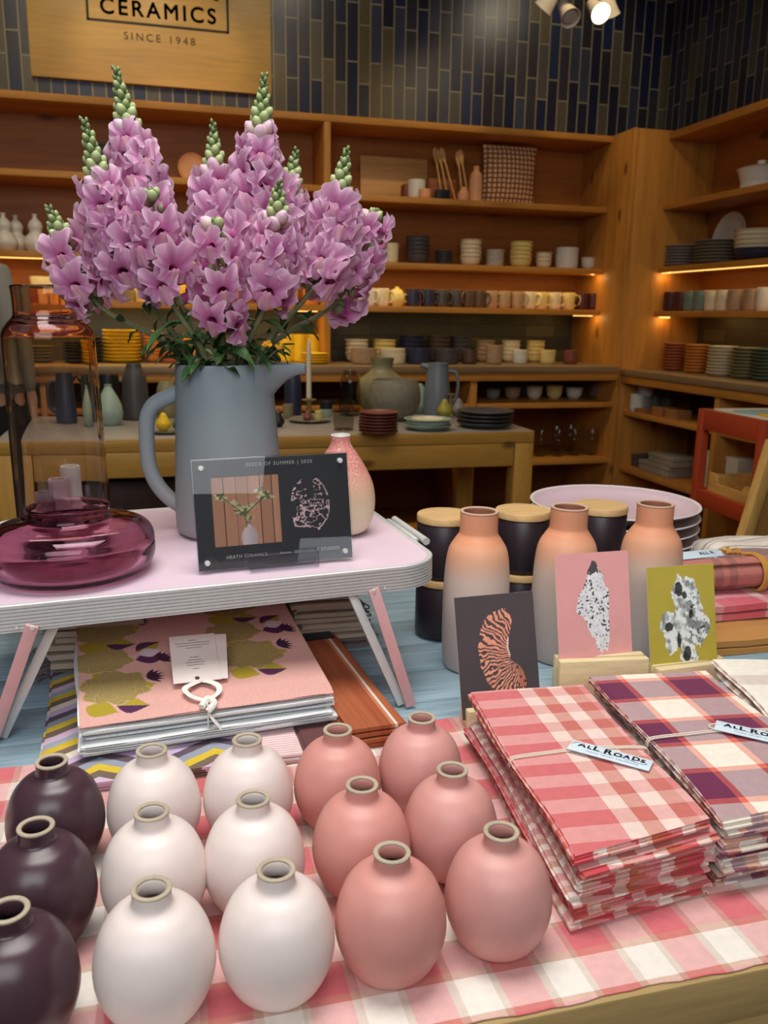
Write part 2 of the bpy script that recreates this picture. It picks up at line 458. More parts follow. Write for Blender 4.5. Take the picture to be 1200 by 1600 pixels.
# --- shelving along the right wall
rs = thing('corner_shelving', 'pine shelving unit along the right wall behind the red cart', 'shelving')
b = new(); box(b, 2.606, 3.12, 4.465, 4.495, 0, 2.335, .003); obj('side_panel', b, wood('pine_end', (202, 138, 60), 'Z', .9, flat=1), rs)
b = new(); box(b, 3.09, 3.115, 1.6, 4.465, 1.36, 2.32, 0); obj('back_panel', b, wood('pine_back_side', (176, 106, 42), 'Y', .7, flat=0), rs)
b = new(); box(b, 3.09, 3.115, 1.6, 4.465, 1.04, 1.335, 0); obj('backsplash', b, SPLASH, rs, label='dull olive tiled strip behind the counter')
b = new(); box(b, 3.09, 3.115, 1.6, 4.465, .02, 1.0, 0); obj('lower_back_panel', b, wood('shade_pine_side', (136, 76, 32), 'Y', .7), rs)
for z, th in ((2.325, .04), (1.95, .032), (1.61, .032), (1.368, .032)): shelf_board(rs, 2.79, 3.09, 1.6, 4.465, z, th, PINEY)
b = new(); box(b, 2.60, 3.09, 1.6, 4.465, 1.005, 1.04, .003); obj('counter', b, wood('counter_top_side', (150, 124, 92), 'Y', .8, .4, False), rs, label='grey brown counter board')
b = new(); box(b, 2.61, 2.632, 1.6, 4.465, .96, 1.005, .002); obj('counter_rail', b, PINEY, rs)
for y in (3.58, 2.6):
    b = new(); box(b, 2.62, 3.09, y - .018, y + .018, .02, 1.005, .002); obj('upright', b, PINEZ, rs)
for y0, y1 in ((3.598, 4.465), (2.618, 3.562), (1.6, 2.582)):
    shelf_board(rs, 2.64, 3.09, y0, y1, .80, .028, PINEY); shelf_board(rs, 2.64, 3.09, y0, y1, .47, .028, PINEY)
shelf_board(rs, 2.66, 3.09, 1.6, 4.465, .13, .04, PINEY)
b = new(); box(b, 2.80, 2.808, 1.7, 4.44, 1.574, 1.578, .001); obj('led_strip', b, LEDM, rs, label='glowing warm light strip')
b = new(); box(b, 2.81, 2.83, 4.36, 4.44, 1.328, 1.336, .002); obj('led_strip', b, LEDM, rs, label='glowing warm light strip')

# --- wooden shop sign on the tiles
sg = thing('shop_sign', 'pale wooden shop sign with dark lettering on the blue tiles', 'sign', (.07, 5.078, 2.485))
b = new(); box(b, -.615, .612, -.035, 0, 0, .68, .003); obj('board', b, wood('birch_ply', (222, 178, 104), 'X', .5, .38, False, .85), sg)
INK = glaze('dark_ink', (44, 32, 22), .6, .05)
def st(body, size, x, z, **kw): return text(body, size, INK, sg, T(x, -.0365, z) @ rot(R(90)), **kw)
st('CERAMICS', .104, .03, .355, bold=.0022, space=1.28); st('HEATH', .17, .03, .49, bold=.004, space=1.25); st('SINCE 1948', .052, .03, .225, space=1.45)
b = new()
for x0, x1, z0, z1 in ((-.33, .39, .283, .295), (-.33, .39, .60, .612), (-.33, -.318, .283, .612), (.378, .39, .283, .612)): box(b, x0, x1, -.0372, -.0345, z0, z1, 0)
obj('border', b, INK, sg, label='dark printed frame around the name')

# --- cluster of spot lamps hanging in front of the tiles
sl = thing('spot_lamp_cluster', 'cluster of four white cone spot lamps hanging before the tiles', 'lamp', (1.93, 4.0, 2.80))
METAL = glaze('lamp_bracket_grey', (92, 84, 78), .45, .05, metal=.6)
b = new(); lathe(b, [(0, .02), (.09, .02), (.09, 0), (0, 0)], 32); tube(b, [(0, 0, 0), (0, 0, .55)], .012, 10); obj('mount', b, METAL, sl)
SHADE = glaze('lamp_shade_white', (226, 216, 200), .4, .04); BULB = emit('lit_bulb', (255, 236, 196), 14); DULL = glaze('unlit_bulb', (200, 192, 180), .3, .04)
for k, (px, pz, rx, ry, lit) in enumerate(((-.105, -.055, .5, .55, 0), (-.015, -.10, -.75, -.1, 0), (.135, -.075, -.95, -.05, 1), (.19, -.05, .3, -.5, 0))):
    b = new(); lathe(b, smooth_prof([(.014, .09), (.022, .075), (.030, .03), (.042, -.03), (.048, -.05)], 3) + [(.045, -.05), (.026, .03), (0, .06)], 28, M=T(px, 0, pz) @ rot(rx, ry))
    s = obj('lamp_shade', b, SHADE, sl, label='white cone lamp shade')
    b = new(); lathe(b, [(0, -.046), (.030, -.042), (.036, -.03), (.03, -.01), (0, 0)], 24, M=T(px, 0, pz) @ rot(rx, ry)); obj('bulb', b, BULB if lit else DULL, s, label='glowing bulb' if lit else 'unlit bulb')
    b = new(); p = (T(px, 0, pz) @ rot(rx, ry)) @ Vector((0, 0, .085)); tube(b, [p, (px * .5, 0, .03), (0, 0, .01)], .009, 8); obj('arm', b, METAL, sl)
# ------------------------------------------------------------------ crockery on the shelves
def bowl_me(r, h, mat, foot=.5, name='bowl', th=.006, flare=.75):
    b = new()
    lathe(b, [(0, 0), (r * foot, 0)] + smooth_prof([(r * foot, .001), (r * (foot + .28), h * .22), (r * .91, h * .60), (r * .955, h * .90), (r + .0022, h * .97), (r + .0015, h)], 4) + [(r - th * .5, h + .001)] +
          smooth_prof([(r - th, h - .001), (r * .94 - th, h * .64), (r * (foot + .2), h * .24), (r * foot * .6, h * .14)], 3) + [(0, h * .12)], 32)
    return finish(b, name, mat)
def cyl_bowl_me(r, h, mat, name='bowl', th=.006):
    b = new(); lathe(b, [(0, 0), (r * .8, 0), (r * .93, h * .08), (r * .985, h * .3), (r, h), (r - th * .5, h + .001), (r - th, h), (r - th - .002, h * .3), (r * .7, h * .13), (0, h * .12)], 32)
    return finish(b, name, mat)
def plate_me(r, h, mat, name='plate'):
    b = new(); lathe(b, [(0, 0), (r * .62, 0), (r * .66, .002), (r * .90, h * .55), (r, h), (r * .995, h + .003), (r * .98, h + .003), (r * .86, h * .62), (r * .66, .007), (0, .006)], 40)
    return finish(b, name, mat)
def put(me, label, cat, p, rz=0, group=None):
    o = bpy.data.objects.new(me.name.split('.')[0], me); COL.objects.link(o); o.location = p; o.rotation_euler = (0, 0, rz)
    return tag(o, label, cat, group)
def stack(me, n, pitch, p, what, where, cat, group):
    for k in range(n):
        put(me, f'{what}, {level(k, n)} of {where}', cat, (p[0] + random.uniform(-.002, .002), p[1], p[2] + k * pitch), random.uniform(0, 6), group)
CREAM = glaze('cream_glaze', (224, 212, 180), .4, .06); WHITE = glaze('white_glaze', (222, 218, 208), .4, .05)
YELC = glaze('pale_yellow_glaze', (226, 206, 130), .4, .07); GREY = glaze('grey_glaze', (138, 132, 124), .45, .07)
DGREY = glaze('charcoal_glaze', (72, 70, 72), .45, .08); NAVY = glaze('navy_glaze', (42, 48, 74), .42, .08)
BROWN = glaze('brown_glaze', (86, 66, 54), .45, .1); TAN = glaze('tan_glaze', (170, 142, 112), .45, .08, .3)
DRED = glaze('dark_red_glaze', (78, 38, 34), .42, .1); TEAL = glaze('sea_green_glaze', (112, 132, 120), .42, .08)
TERRA = glaze('terracotta_glaze', (176, 96, 60), .5, .1); ORNG = glaze('orange_glaze', (214, 138, 60), .45, .08)
OLIVE = glaze('olive_glaze', (140, 132, 96), .45, .1); GREEN = glaze('grey_green_glaze', (92, 108, 88), .45, .08)
YEL = glaze('yellow_glaze', (238, 196, 40), .4, .06); STONE = glaze('speckled_stone_glaze', (132, 126, 108), .6, .12, .4)
REDP = glaze('brick_red_glaze', (128, 70, 58), .45, .08); BLACK = glaze('black_glaze', (30, 30, 34), .4, .1); PEACH = glaze('peach_glaze', (232, 168, 120), .5, .06)
SAGE = glaze('pale_sage_glaze', (156, 176, 160), .42, .06); BGREY = glaze('blue_grey_glaze', (120, 128, 136), .4, .07)

def back_x(u, v, y=4.84): return aty(u, v, y)
# upper lit shelf of the right bay (z 1.605)
Z2 = 1.6055
for u, w_, h, n, m, kind, what, where in (
    (610, 24, .062, 3, CREAM, 'c', 'cream bowl', 'the bowl stack nearest the snapdragons'),
    (652, 36, .062, 6, DGREY, 'b', 'charcoal bowl', 'the tall dark bowl stack'),
    (693, 27, .0, 6, DGREY, 'p', 'charcoal saucer', 'the low dark saucer stack'),
    (735, 34, .055, 6, CREAM, 'b', 'cream bowl', 'the stack right of the dark saucers'),
    (773, 28, .0, 7, WHITE, 'p', 'white saucer', 'the saucer stack on the shelf'),
    (813, 36, .055, 6, YELC, 'b', 'pale yellow bowl', 'the yellowish bowl stack'),
    (849, 26, .045, 4, CREAM, 'b', 'small cream bowl', 'the short stack beside the yellowish bowls'),
    (885, 36, .06, 5, WHITE, 'c', 'white bowl', 'the wide stack near the shelf end')):
    p = back_x(u, 412, 4.85); r = w_ / 2 / 1330 * 5.0
    me = plate_me(r, .014, m, 'saucer') if kind == 'p' else (bowl_me(r, h, m) if kind == 'b' else cyl_bowl_me(r, h, m))
    pitch = .013 if kind == 'p' else (.023 if kind == 'b' else .024); n = n if kind == 'p' else max(3, n - 1)
    stack(me, n, pitch if kind != 'c' or n < 4 else .021, (p.x, 4.85, Z2), what, where, 'saucer' if kind == 'p' else 'bowl', where)
p = back_x(919, 412, 4.85); put(bowl_me(.046, .072, WHITE), 'single round white bowl at the right end of the upper lit shelf', 'bowl', (p.x, 4.85, Z2))
# mugs
def make_mug(r, h, mat, ang):
    t = thing('mug', 'x', 'mug')
    b = new(); lathe(b, [(0, 0), (r * .86, 0), (r * .97, .006), (r, .02), (r, h), (r - .002, h + .0015), (r - .004, h), (r - .005, .02), (r * .8, .008), (0, .007)], 28); obj('body', b, mat, t)
    b = new(); tube(b, spline([(r - .002, 0, h * .82), (r + .018, 0, h * .86), (r + .030, 0, h * .6), (r + .022, 0, h * .3), (r - .002, 0, h * .22)], 4), .0055, 8, flat=.8); obj('handle', b, mat, t)
    return t
MUGC = dict(w=CREAM, g=WHITE, n=NAVY, k=DGREY, b=BROWN, t=TAN, y=YELC, r=DRED)
MUGN = dict(w='cream', g='off-white', n='navy', k='charcoal', b='dark brown', t='tan', y='pale yellow', r='dark red')
mugs = {}
row = [(537, 'g'), (556, 'g'), (576, 'g'), (597, 'w'), (645, 'n'), (668, 'n'), (690, 'k'), (712, 'k'), (731, 'b'), (748, 'b'), (767, 't'), (787, 't'), (808, 't'), (827, 'w'), (845, 'y'), (866, 'w'), (888, 'y'), (909, 'r'), (926, 'r')]
cnt = {}
tot = {k: sum(1 for _, q in row if q == k) for k in MUGC}
for u, c in row:
    cnt[c] = cnt.get(c, 0) + 1
    p = aty(u, 470, 4.80)
    where = 'the only one' if tot[c] == 1 else f'{["first", "second", "third", "fourth"][cnt[c] - 1]} from the left of the {MUGN[c]} ones'
    lab = f'{MUGN[c]} mug in the shelf row, {where}'
    an = random.uniform(-.9, -.35) if random.random() < .6 else PI + random.uniform(.3, .8)
    if c not in mugs: m = mugs[c] = make_mug(.040, .096, MUGC[c], 0); m['label'] = lab; m.location = (p.x, 4.80, 1.3705); m.rotation_euler.z = an; m['group'] = 'mugs in a row under the bowls'
    else: dup(mugs[c], (p.x, 4.80, 1.3705), an, lab)
p = aty(620, 470, 4.80)
t = thing('creamer', 'round cream lidded pot between off-white and navy mugs', 'pot', (p.x, 4.80, 1.3705))
b = new(); lathe(b, [(0, 0), (.03, 0)] + smooth_prof([(.032, .002), (.046, .035), (.04, .07), (.034, .082)], 4) + [(.03, .08), (0, .07)], 28); obj('body', b, YELC, t)
b = new(); lathe(b, [(.033, .083), (.03, .092), (.012, .098), (.011, .108), (0, .11)], 24); obj('lid', b, YELC, t)
b = new(); tube(b, spline([(.04, 0, .065), (.062, 0, .062), (.058, 0, .03), (.042, 0, .025)], 4), .005, 8); obj('handle', b, YELC, t)
# counter of the right bay: back row of stacks, front row of bowls
ZC = 1.0555
for u, w_, n, m, kind, what, where in (
    (557, 36, 6, CREAM, 'b', 'cream bowl', 'the counter stack right of the upright'),
    (601, 36, 6, YELC, 'b', 'pale yellow bowl', 'the counter stack behind the grey bottle neck'),
    (643, 38, 7, NAVY, 'b', 'navy bowl', 'the navy counter stack'),
    (685, 38, 7, BROWN, 'b', 'dark brown bowl', 'the counter stack beside the navy bowls'),
    (719, 34, 7, DGREY, 'b', 'charcoal bowl', 'the counter stack beside the brown bowls'),
    (757, 32, 6, TAN, 'b', 'tan bowl', 'the counter stack left of two yellowish ones'),
    (797, 30, 6, CREAM, 'b', 'cream bowl', 'the counter stack between tan and yellow ones'),
    (836, 30, 6, YELC, 'b', 'pale yellow bowl', 'the last tall counter stack on the right')):
    p = aty(u, 560, 4.86); r = w_ / 2 / 1330 * 5.05
    stack(bowl_me(r, .055, m), n - 2, .024, (p.x, 4.86, ZC), what, where, 'bowl', where)
for u, w_, n, m, what, where in ((568, 40, 2, TAN, 'oatmeal bowl', 'the pair before the cream counter stack'), (613, 40, 2, CREAM, 'ivory bowl', 'the pair before the yellow counter stack'),
    (654, 38, 2, NAVY, 'wide navy bowl', 'the pair before the navy stack'), (697, 38, 2, DGREY, 'wide charcoal bowl', 'the pair before the brown stack'), (772, 26, 3, TAN, 'small tan bowl', 'the trio before the tan stack')):
    p = aty(u, 566, 4.66); r = w_ / 2 / 1330 * 4.85
    stack(cyl_bowl_me(r, .055, m), n, .03 if n == 2 else .025, (p.x, 4.66, ZC), what, where, 'bowl', where)
for u, r, h, m, o in ((733, .045, .078, BROWN, 'dark brown cup with pale rim before the charcoal stack'), (812, .043, .08, WHITE, 'white cup before the cream counter stack'), (855, .046, .08, YELC, 'pale yellow cup right of the white counter cup'), (891, .042, .08, REDP, 'brick red cup at the right end of the back counter')):
    p = aty(u, 566, 4.66); put(cyl_bowl_me(r, h, m, 'cup'), o, 'cup', (p.x, 4.66, ZC))
# below the counter
for u, r, h, m, o in ((770, .045, .06, GREY, 'grey bowl beside the upright under the counter'), (800, .05, .07, TAN, 'tan bowl under the counter, second from the upright'), (818, .048, .13, DGREY, 'tall charcoal pot behind the bowls under the counter'), (834, .05, .075, CREAM, 'cream bowl with dark inside under the counter'), (865, .052, .08, YELC, 'deep yellowish bowl under the counter'), (896, .052, .065, WHITE, 'white slanted bowl under the counter'), (928, .05, .09, BROWN, 'brown pot at the right end under the counter'), (728, .055, .05, DGREY, 'charcoal bowl left of the upright under the counter')):
    y = 4.72 if '818' not in str(u) else 4.9
    p = aty(u, 628, y); put(bowl_me(r, h, m) if 'pot' not in o else cyl_bowl_me(r, h, m, 'pot'), o, 'bowl' if 'pot' not in o else 'pot', (p.x, y, .8455))
CLEAR = thin_glass('clear_glass', (.93, .94, .93, 1), (.55, .58, .58, 1), .02, .9)
b = new(); lathe(b, [(0, 0), (.028, 0), (.03, .003), (.006, .01), (.005, .05)] + smooth_prof([(.006, .055), (.03, .08), (.036, .12), (.03, .16)], 4), 28); gme = finish(b, 'wine_glass', CLEAR)
gp = [(845, 4.62), (868, 4.8), (872, 4.6), (890, 4.8), (897, 4.62), (915, 4.8), (924, 4.62)]
for k, (u, y) in enumerate(gp):
    p = aty(u, 700, y); put(gme, f'clear stemmed glass under the back counter, {"front" if y < 4.7 else "rear"} row, {["first","first","second","second","third","third","fourth"][k]} from the left', 'glass', (p.x, y, .5155), 0, 'stemmed glasses under the counter')
# top shelf of the right bay (z 1.95)
ZT = 1.9505
def bx(name, label, cat, m, u, v, y, w_, d, h, z, rz=0, bev=.003):
    p = aty(u, v, y); b = new(); box(b, -w_ / 2, w_ / 2, -d / 2, d / 2, 0, h, bev); return tag(obj(name, b, m, None, (p.x, y, z), rz), label, cat)
LWOOD = wood('light_wood', (222, 170, 104), 'X', 1.5, .5, False)
p = aty(620, 270, 5.02); b = new(); box(b, -.20, .20, -.012, .012, 0, .25, .006, M=rot(R(-4))); tag(obj('cutting_board', b, LWOOD, None, (p.x - .02, 5.0, ZT)), 'broad pale cutting board leaning against the shelf back', 'cutting board')
bx('small_box', 'small brown box left of the white cup on the top shelf', 'box', wood('brown_wood', (128, 70, 38), 'X', 1.5), 636, 290, 4.86, .05, .08, .085, ZT)
p = aty(651, 290, 4.82); put(cyl_bowl_me(.05, .105, WHITE, 'cup'), 'tall white cup on the top shelf before the cutting board', 'cup', (p.x, 4.82, ZT))
p = aty(664, 292, 4.76); put(cyl_bowl_me(.035, .05, PEACH, 'cup'), 'short peach cup on the top shelf', 'cup', (p.x, 4.76, ZT))
bx('wooden_crate', 'flat wooden crate behind the utensils on the top shelf', 'box', wood('crate_wood', (150, 84, 44), 'X', 1.5), 688, 290, 4.93, .17, .1, .13, ZT)
bx('small_box', 'small black box before the utensils on the top shelf', 'box', BLACK, 691, 292, 4.78, .075, .06, .055, ZT)
KN = ('ladle', 'brush', 'spoon', 'spatula', 'fork')
for k, (u, l, a) in enumerate(((687, .25, -.16), (697, .24, -.22), (708, .25, -.3), (719, .23, -.12), (729, .24, -.2))):
    y = 4.86 - .012 * k; p = aty(u + 5, 290, y)
    t = thing('wooden_utensil', f'slim pale wooden utensil leaning on the shelf, {["first", "second", "third", "fourth", "last"][k]} of five from the left', 'utensil', (p.x, y, ZT), 0, 'wooden utensils on the top shelf')
    b = new(); tube(b, [(0, 0, .004), (a * l * .9, .02, l * .9)], .0055, 8); obj('handle', b, LWOOD, t)
    b = new(); lathe(b, [(0, 0), (.009, .01), (.016, .045), (.013, .075), (0, .085)], 16, M=T(a * l * .86, .02, l * .84) @ rot(0, a) @ Matrix.Diagonal((1, .3, 1, 1))); obj('head', b, LWOOD, t)
p = aty(726, 300, 4.74); b = new(); lathe(b, [(0, 0), (.03, 0)] + smooth_prof([(.031, .002), (.032, .035), (.018, .06), (.01, .075)], 4) + [(0, .076)], 24); tag(obj('bottle', b, PEACH, None, (p.x, 4.76, ZT)), 'small squat peach bottle beside the taller one on the top shelf', 'bottle')
p = aty(745, 300, 4.76); b = new(); lathe(b, [(0, 0), (.034, 0)] + smooth_prof([(.036, .002), (.037, .10), (.032, .145), (.018, .165), (.016, .19)], 4) + [(0, .19)], 24); tag(obj('bottle', b, PEACH, None, (p.x, 4.78, ZT)), 'tall peach bottle beside the honeycomb patterned cushion', 'bottle')
def honey():
    t = NT('honeycomb_print'); uv = t.mapping(t.coord(), (38, 0, 38))
    v = t.add('ShaderNodeTexVoronoi'); v.feature = 'DISTANCE_TO_EDGE'; v.inputs['Scale'].default_value = 1; v.inputs['Randomness'].default_value = .12; t.link(uv, v.inputs['Vector'])
    t.base(t.ramp(v.outputs['Distance'], [(.10, lin((140, 74, 34))), (.2, lin((250, 208, 160)))]), .85, 0, .1); return t.m
p = aty(795, 300, 4.88); b = new(); bmesh.ops.create_grid(b, x_segments=24, y_segments=24, size=.5)
top = list(b.verts)
for v in top:
    x, z = v.co.x, v.co.y; e = (1 - (2 * x) ** 4) * (1 - (2 * z) ** 4)
    v.co = Vector((x * .33 * (1 - .05 * (1 - (2 * z) ** 2)), -.06 * max(0, (1 - (2 * x) ** 2) * (1 - (2 * z) ** 2)) ** .5 - .002, (z + .5) * .33))
g = bmesh.ops.duplicate(b, geom=b.verts[:] + b.edges[:] + b.faces[:])
for v in g['geom']:
    if isinstance(v, bmesh.types.BMVert): v.co.y = -v.co.y
tag(obj('cushion', b, honey(), None, (p.x, 4.89, ZT), weld=True, angle=None), 'square cushion with a pale honeycomb pattern on the top shelf', 'cushion')
# left bay
p = aty(300, 240, 4.88); t = put(plate_me(.075, .02, PEACH), 'round peach plate standing on the left top shelf behind the flowers', 'plate', (p.x, 4.9, 1.9855 + .075)); t.rotation_euler = (R(86), 0, 0)
p = aty(165, 250, 4.88)
t = thing('dark_opening_frame', 'framed dark panel standing in for a dark opening on the left top shelf', 'picture frame', (p.x, 4.93, 1.9855))  # dark panel and frame made up to fill a dark opening
b = new(); box(b, -.07, .07, -.008, .008, 0, .17, .002); obj('panel', b, BLACK, t)
b = new()
for x0, x1, z0, z1 in ((-.08, .08, 0, .012), (-.08, .08, .168, .18), (-.08, -.068, 0, .18), (.068, .08, 0, .18)): box(b, x0, x1, -.014, .01, z0, z1, .001)
obj('frame', b, BROWN, t)
b = new(); lathe(b, [(0, 0), (.04, 0)] + smooth_prof([(.045, .003), (.062, .04), (.05, .075), (.03, .095), (.036, .125), (.026, .15), (.011, .165), (.013, .185)], 4) + [(.008, .185), (0, .17)], 32); gourd = finish(b, 'gourd_bottle', WHITE)
for u, y, lab in ((8, 4.83, 'white gourd bottle at the left edge of the shelf'), (27, 4.92, 'white gourd bottle in the middle of the three by the left edge'), (57, 4.83, 'white gourd bottle nearest the snapdragons')):
    p = aty(u, 380, y); put(gourd, lab, 'bottle', (p.x, y, 1.6055), 0, 'gourd bottles on the left shelf')
def pot_me(r0, r1, h, m, name='pot'):
    b = new(); lathe(b, [(0, 0), (r0 * .95, 0), (r0, .004), (r1, h), (r1 - .004, h + .002), (r1 - .007, h), (r0 - .008, .012), (0, .01)], 32); return finish(b, name, m)
lp = [(68, .05, .062, .115, CREAM, 4.86, 'tapered cream pot', 'left end of the cup shelf'), (98, .045, .05, .075, YELC, 4.80, 'low pale yellow pot', 'beside the tapered cream pot'), (127, .035, .038, .09, CREAM, 4.80, 'narrow cream cup', 'between the pots and the yellow jar'), (140, .05, .052, .095, YELC, 4.84, 'round pale yellow cup', 'left of the stacked yellow jars'),
      (168, .046, .046, .065, YEL, 4.86, 'lower yellow jar', 'under its twin on the cup shelf'), (195, .048, .05, .06, OLIVE, 4.80, 'low olive cup', 'beneath the left snapdragons'), (222, .045, .05, .08, YELC, 4.84, 'pale yellow cup', 'seen between the left flower stems'),
      (285, .045, .05, .09, YEL, 4.84, 'yellow cup', 'seen between the middle flower stems'), (352, .05, .05, .10, YEL, 4.84, 'tall yellow cup', 'behind the middle stems'), (452, .045, .05, .085, YELC, 4.84, 'pale yellow cup', 'behind the right flower stems'), (486, .045, .05, .08, ORNG, 4.84, 'orange cup', 'left of the upright on the cup shelf')]
for u, r0, r1, h, m, y, a, wh in lp:
    p = aty(u, 462, y); put(pot_me(r0, r1, h, m, 'cup' if 'cup' in a else ('jar' if 'jar' in a else 'pot')), f'{a} {wh}', 'cup' if 'cup' in a else ('jar' if 'jar' in a else 'pot'), (p.x, y, 1.3705))
    if 'jar' in a: put(pot_me(.046, .046, .06, YEL, 'jar'), 'upper yellow jar stacked on its twin on the cup shelf', 'jar', (p.x, y, 1.3705 + .069))
p = aty(192, 560, 4.80); stack(plate_me(.10, .018, YEL), 9, .0185, (p.x, 4.80, ZC), 'bright yellow plate', 'the plate stack on the left counter', 'plate', 'yellow plates on the left counter')
p = aty(241, 560, 4.80); stack(bowl_me(.055, .05, ORNG), 8, .0165, (p.x, 4.80, ZC), 'orange bowl', 'the bowl stack beside the yellow plates', 'bowl', 'orange bowls on the left counter')
p = aty(265, 562, 4.74); stack(cyl_bowl_me(.036, .05, TERRA, 'cup'), 2, .042, (p.x, 4.74, ZC), 'terracotta cup', 'the pair beside the orange bowls', 'cup', 'terracotta cups on the left counter')
p = aty(300, 560, 4.82); stack(cyl_bowl_me(.045, .06, ORNG, 'cup'), 3, .045, (p.x, 4.82, ZC), 'orange cup', 'the stack behind the pitcher', 'cup', 'orange cups behind the pitcher')
for k, u in enumerate((447, 468, 490)):
    p = aty(u, 560, 4.88); stack(cyl_bowl_me(.046, .06, YEL, 'cup'), 3, .046, (p.x, 4.88, ZC), 'yellow cup', f'the {["left", "middle", "right"][k]} cup stack left of the upright', 'cup', 'yellow cups on the left counter')
p = aty(497, 566, 4.66); stack(plate_me(.075, .014, YEL, 'saucer'), 4, .014, (p.x - .02, 4.66, ZC), 'yellow saucer', 'the saucers before the yellow cups', 'saucer', 'yellow saucers on the left counter')
p = aty(140, 560, 4.80); stack(plate_me(.09, .018, DGREY), 7, .0185, (p.x - .02, 4.80, ZC), 'charcoal plate', 'the dark stack left of the yellow plates', 'plate', 'charcoal plates on the left counter')
p = aty(60, 560, 4.80); stack(plate_me(.10, .018, OLIVE), 5, .0185, (p.x - .02, 4.80, ZC), 'olive plate', 'the low stack nearest the person', 'plate', 'olive plates on the left counter')
# ------------------------------------------------------------------ right wall shelves
def rx_(u, v, x=2.92): return atx(u, v, x)
def rstack(me, n, pitch, u, v, x, z, what, where, cat, group): 
    p = rx_(u, v, x); stack(me, n, pitch, (x, p.y, z), what, where, cat, group)
p = rx_(1190, 262, 2.93)
t = thing('casserole', 'white footed casserole dish high on the right wall shelf', 'dish', (2.93, p.y, 1.9505), PI / 2)
b = new(); lathe(b, [(0, .03), (.085, .03)] + smooth_prof([(.09, .032), (.105, .08), (.115, .10)], 3) + [(.10, .10), (.08, .05), (0, .045)], 36); obj('body', b, WHITE, t)
b = new(); lathe(b, [(.095, 0), (.09, .04), (.086, .04), (.088, 0), (.095, 0)], 36); obj('foot', b, WHITE, t)
b = new(); lathe(b, [(.105, .102), (.06, .115), (.02, .122), (.022, .138), (0, .142)], 32); obj('lid', b, WHITE, t)
rstack(plate_me(.105, .018, GREY), 7, .0165, 1063, 405, 2.93, 1.6105, 'grey plate', 'the stack nearest the shelf corner', 'plate', 'grey plates on the right wall shelf')
rstack(plate_me(.125, .018, STONE), 7, .017, 1121, 402, 2.93, 1.6105, 'wide stone grey plate', 'the stack by the standing plate', 'plate', 'stone plates on the right wall shelf')
p = rx_(1141, 365, 3.04); o = put(plate_me(.14, .02, WHITE), 'large white plate standing upright against the right shelf back', 'plate', (3.05, p.y, 1.6105 + .14)); o.rotation_euler = (0, R(-84), 0)
rstack(bowl_me(.12, .06, NAVY), 1, .02, 1184, 395, 2.92, 1.6105, 'wide navy bowl', 'the cream stack', 'bowl', None)
p = rx_(1184, 395, 2.92)
for k in range(4): put(bowl_me(.12, .06, CREAM), f'wide cream bowl, {level(k, 4)} of four nested in the navy bowl', 'bowl', (2.92, p.y, 1.6105 + .022 * (k + 1)), 0, 'cream bowls on the right wall shelf')
mr = [(1026, DRED, 'dark red', 'cup nearest the corner'), (1044, DRED, 'dark red', 'cup second from the corner'), (1063, TEAL, 'grey green', 'cup right of the dark red ones'), (1083, TEAL, 'grey green', 'cup left of the cream ones'), (1104, CREAM, 'cream', 'cup right of the grey green ones'), (1126, CREAM, 'cream', 'cup left of the tan ones'), (1150, TAN, 'tan', 'cup right of the cream ones'), (1176, TAN, 'tan', 'cup before the patterned one')]
for u, m, c, d in mr:
    p = rx_(u, 470, 2.86); p.y = min(p.y, 4.405 - .095 * mr.index((u, m, c, d))); stack(cyl_bowl_me(.045, .058, m, 'cup'), 2, .046, (2.86, p.y, 1.3685), f'{c} {d}', 'two', 'cup', f'{c} cups, {d}')
p = rx_(1197, 465, 2.88); p.y = max(p.y, 1.75); put(cyl_bowl_me(.045, .11, WHITE, 'cup'), 'tall white cup at the right edge of the wall shelf', 'cup', (2.88, p.y, 1.3685))
for u, v, r, m, n, c, d in ((1052, 567, .062, TERRA, 9, 'terracotta', 'the plate stack nearest the corner'), (1087, 570, .060, ORNG, 9, 'orange', 'the stack right of the terracotta plates'), (1127, 575, .074, CREAM, 9, 'cream', 'the cream stack on the right counter'), (1164, 580, .072, OLIVE, 9, 'olive', 'the stack right of the cream plates'), (1198, 584, .07, GREEN, 9, 'grey green', 'the stack at the counter right end')):
    p = rx_(u, v, 2.84); stack(plate_me(r, .017, m), n, .0165, (2.84, p.y, 1.0405), f'{c} plate', d, 'plate', f'{c} plates on the right counter')
for u, v, r, h, m, x, d in ((985, 622, .043, .10, WHITE, 2.69, 'white tumbler at the corner of the low right shelf'), (1004, 620, .043, .085, GREY, 2.74, 'grey tumbler behind the white one on the low shelf'), (1023, 622, .043, .085, GREEN, 2.80, 'grey green tumbler under the right counter'), (1044, 624, .043, .085, DGREY, 2.84, 'charcoal tumbler under the right counter')):
    p = rx_(u, v, x); p.y = min(p.y, 4.40); put(cyl_bowl_me(r, h, m, 'tumbler'), d, 'tumbler', (x, p.y, .8005))
    if m is GREY: put(cyl_bowl_me(r, h, WHITE, 'tumbler'), 'pale tumbler stacked on the grey one under the counter', 'tumbler', (x, p.y, .8005 + .087))
CORK = wood('cork_wood', (176, 120, 70), 'Y', 2, .6, False)
for k, u in enumerate((1008, 1038, 1060)):
    p = rx_(u, 640, 2.71)
    for j in range(4 if k else 2):
        b = new(); box(b, -.05, .05, -.05, .05, 0, .012, .003); tag(obj('coaster', b, CORK, None, (2.71, p.y, .8005 + .0125 * j), random.uniform(-.1, .1)), f'square wooden coaster, {level(j, 4 if k else 2)} of the {["first", "second", "third"][k]} pile from the corner', 'coaster', 'wooden coasters under the right counter')
BOXG = glaze('grey_carton', (158, 148, 132), .8, .05)
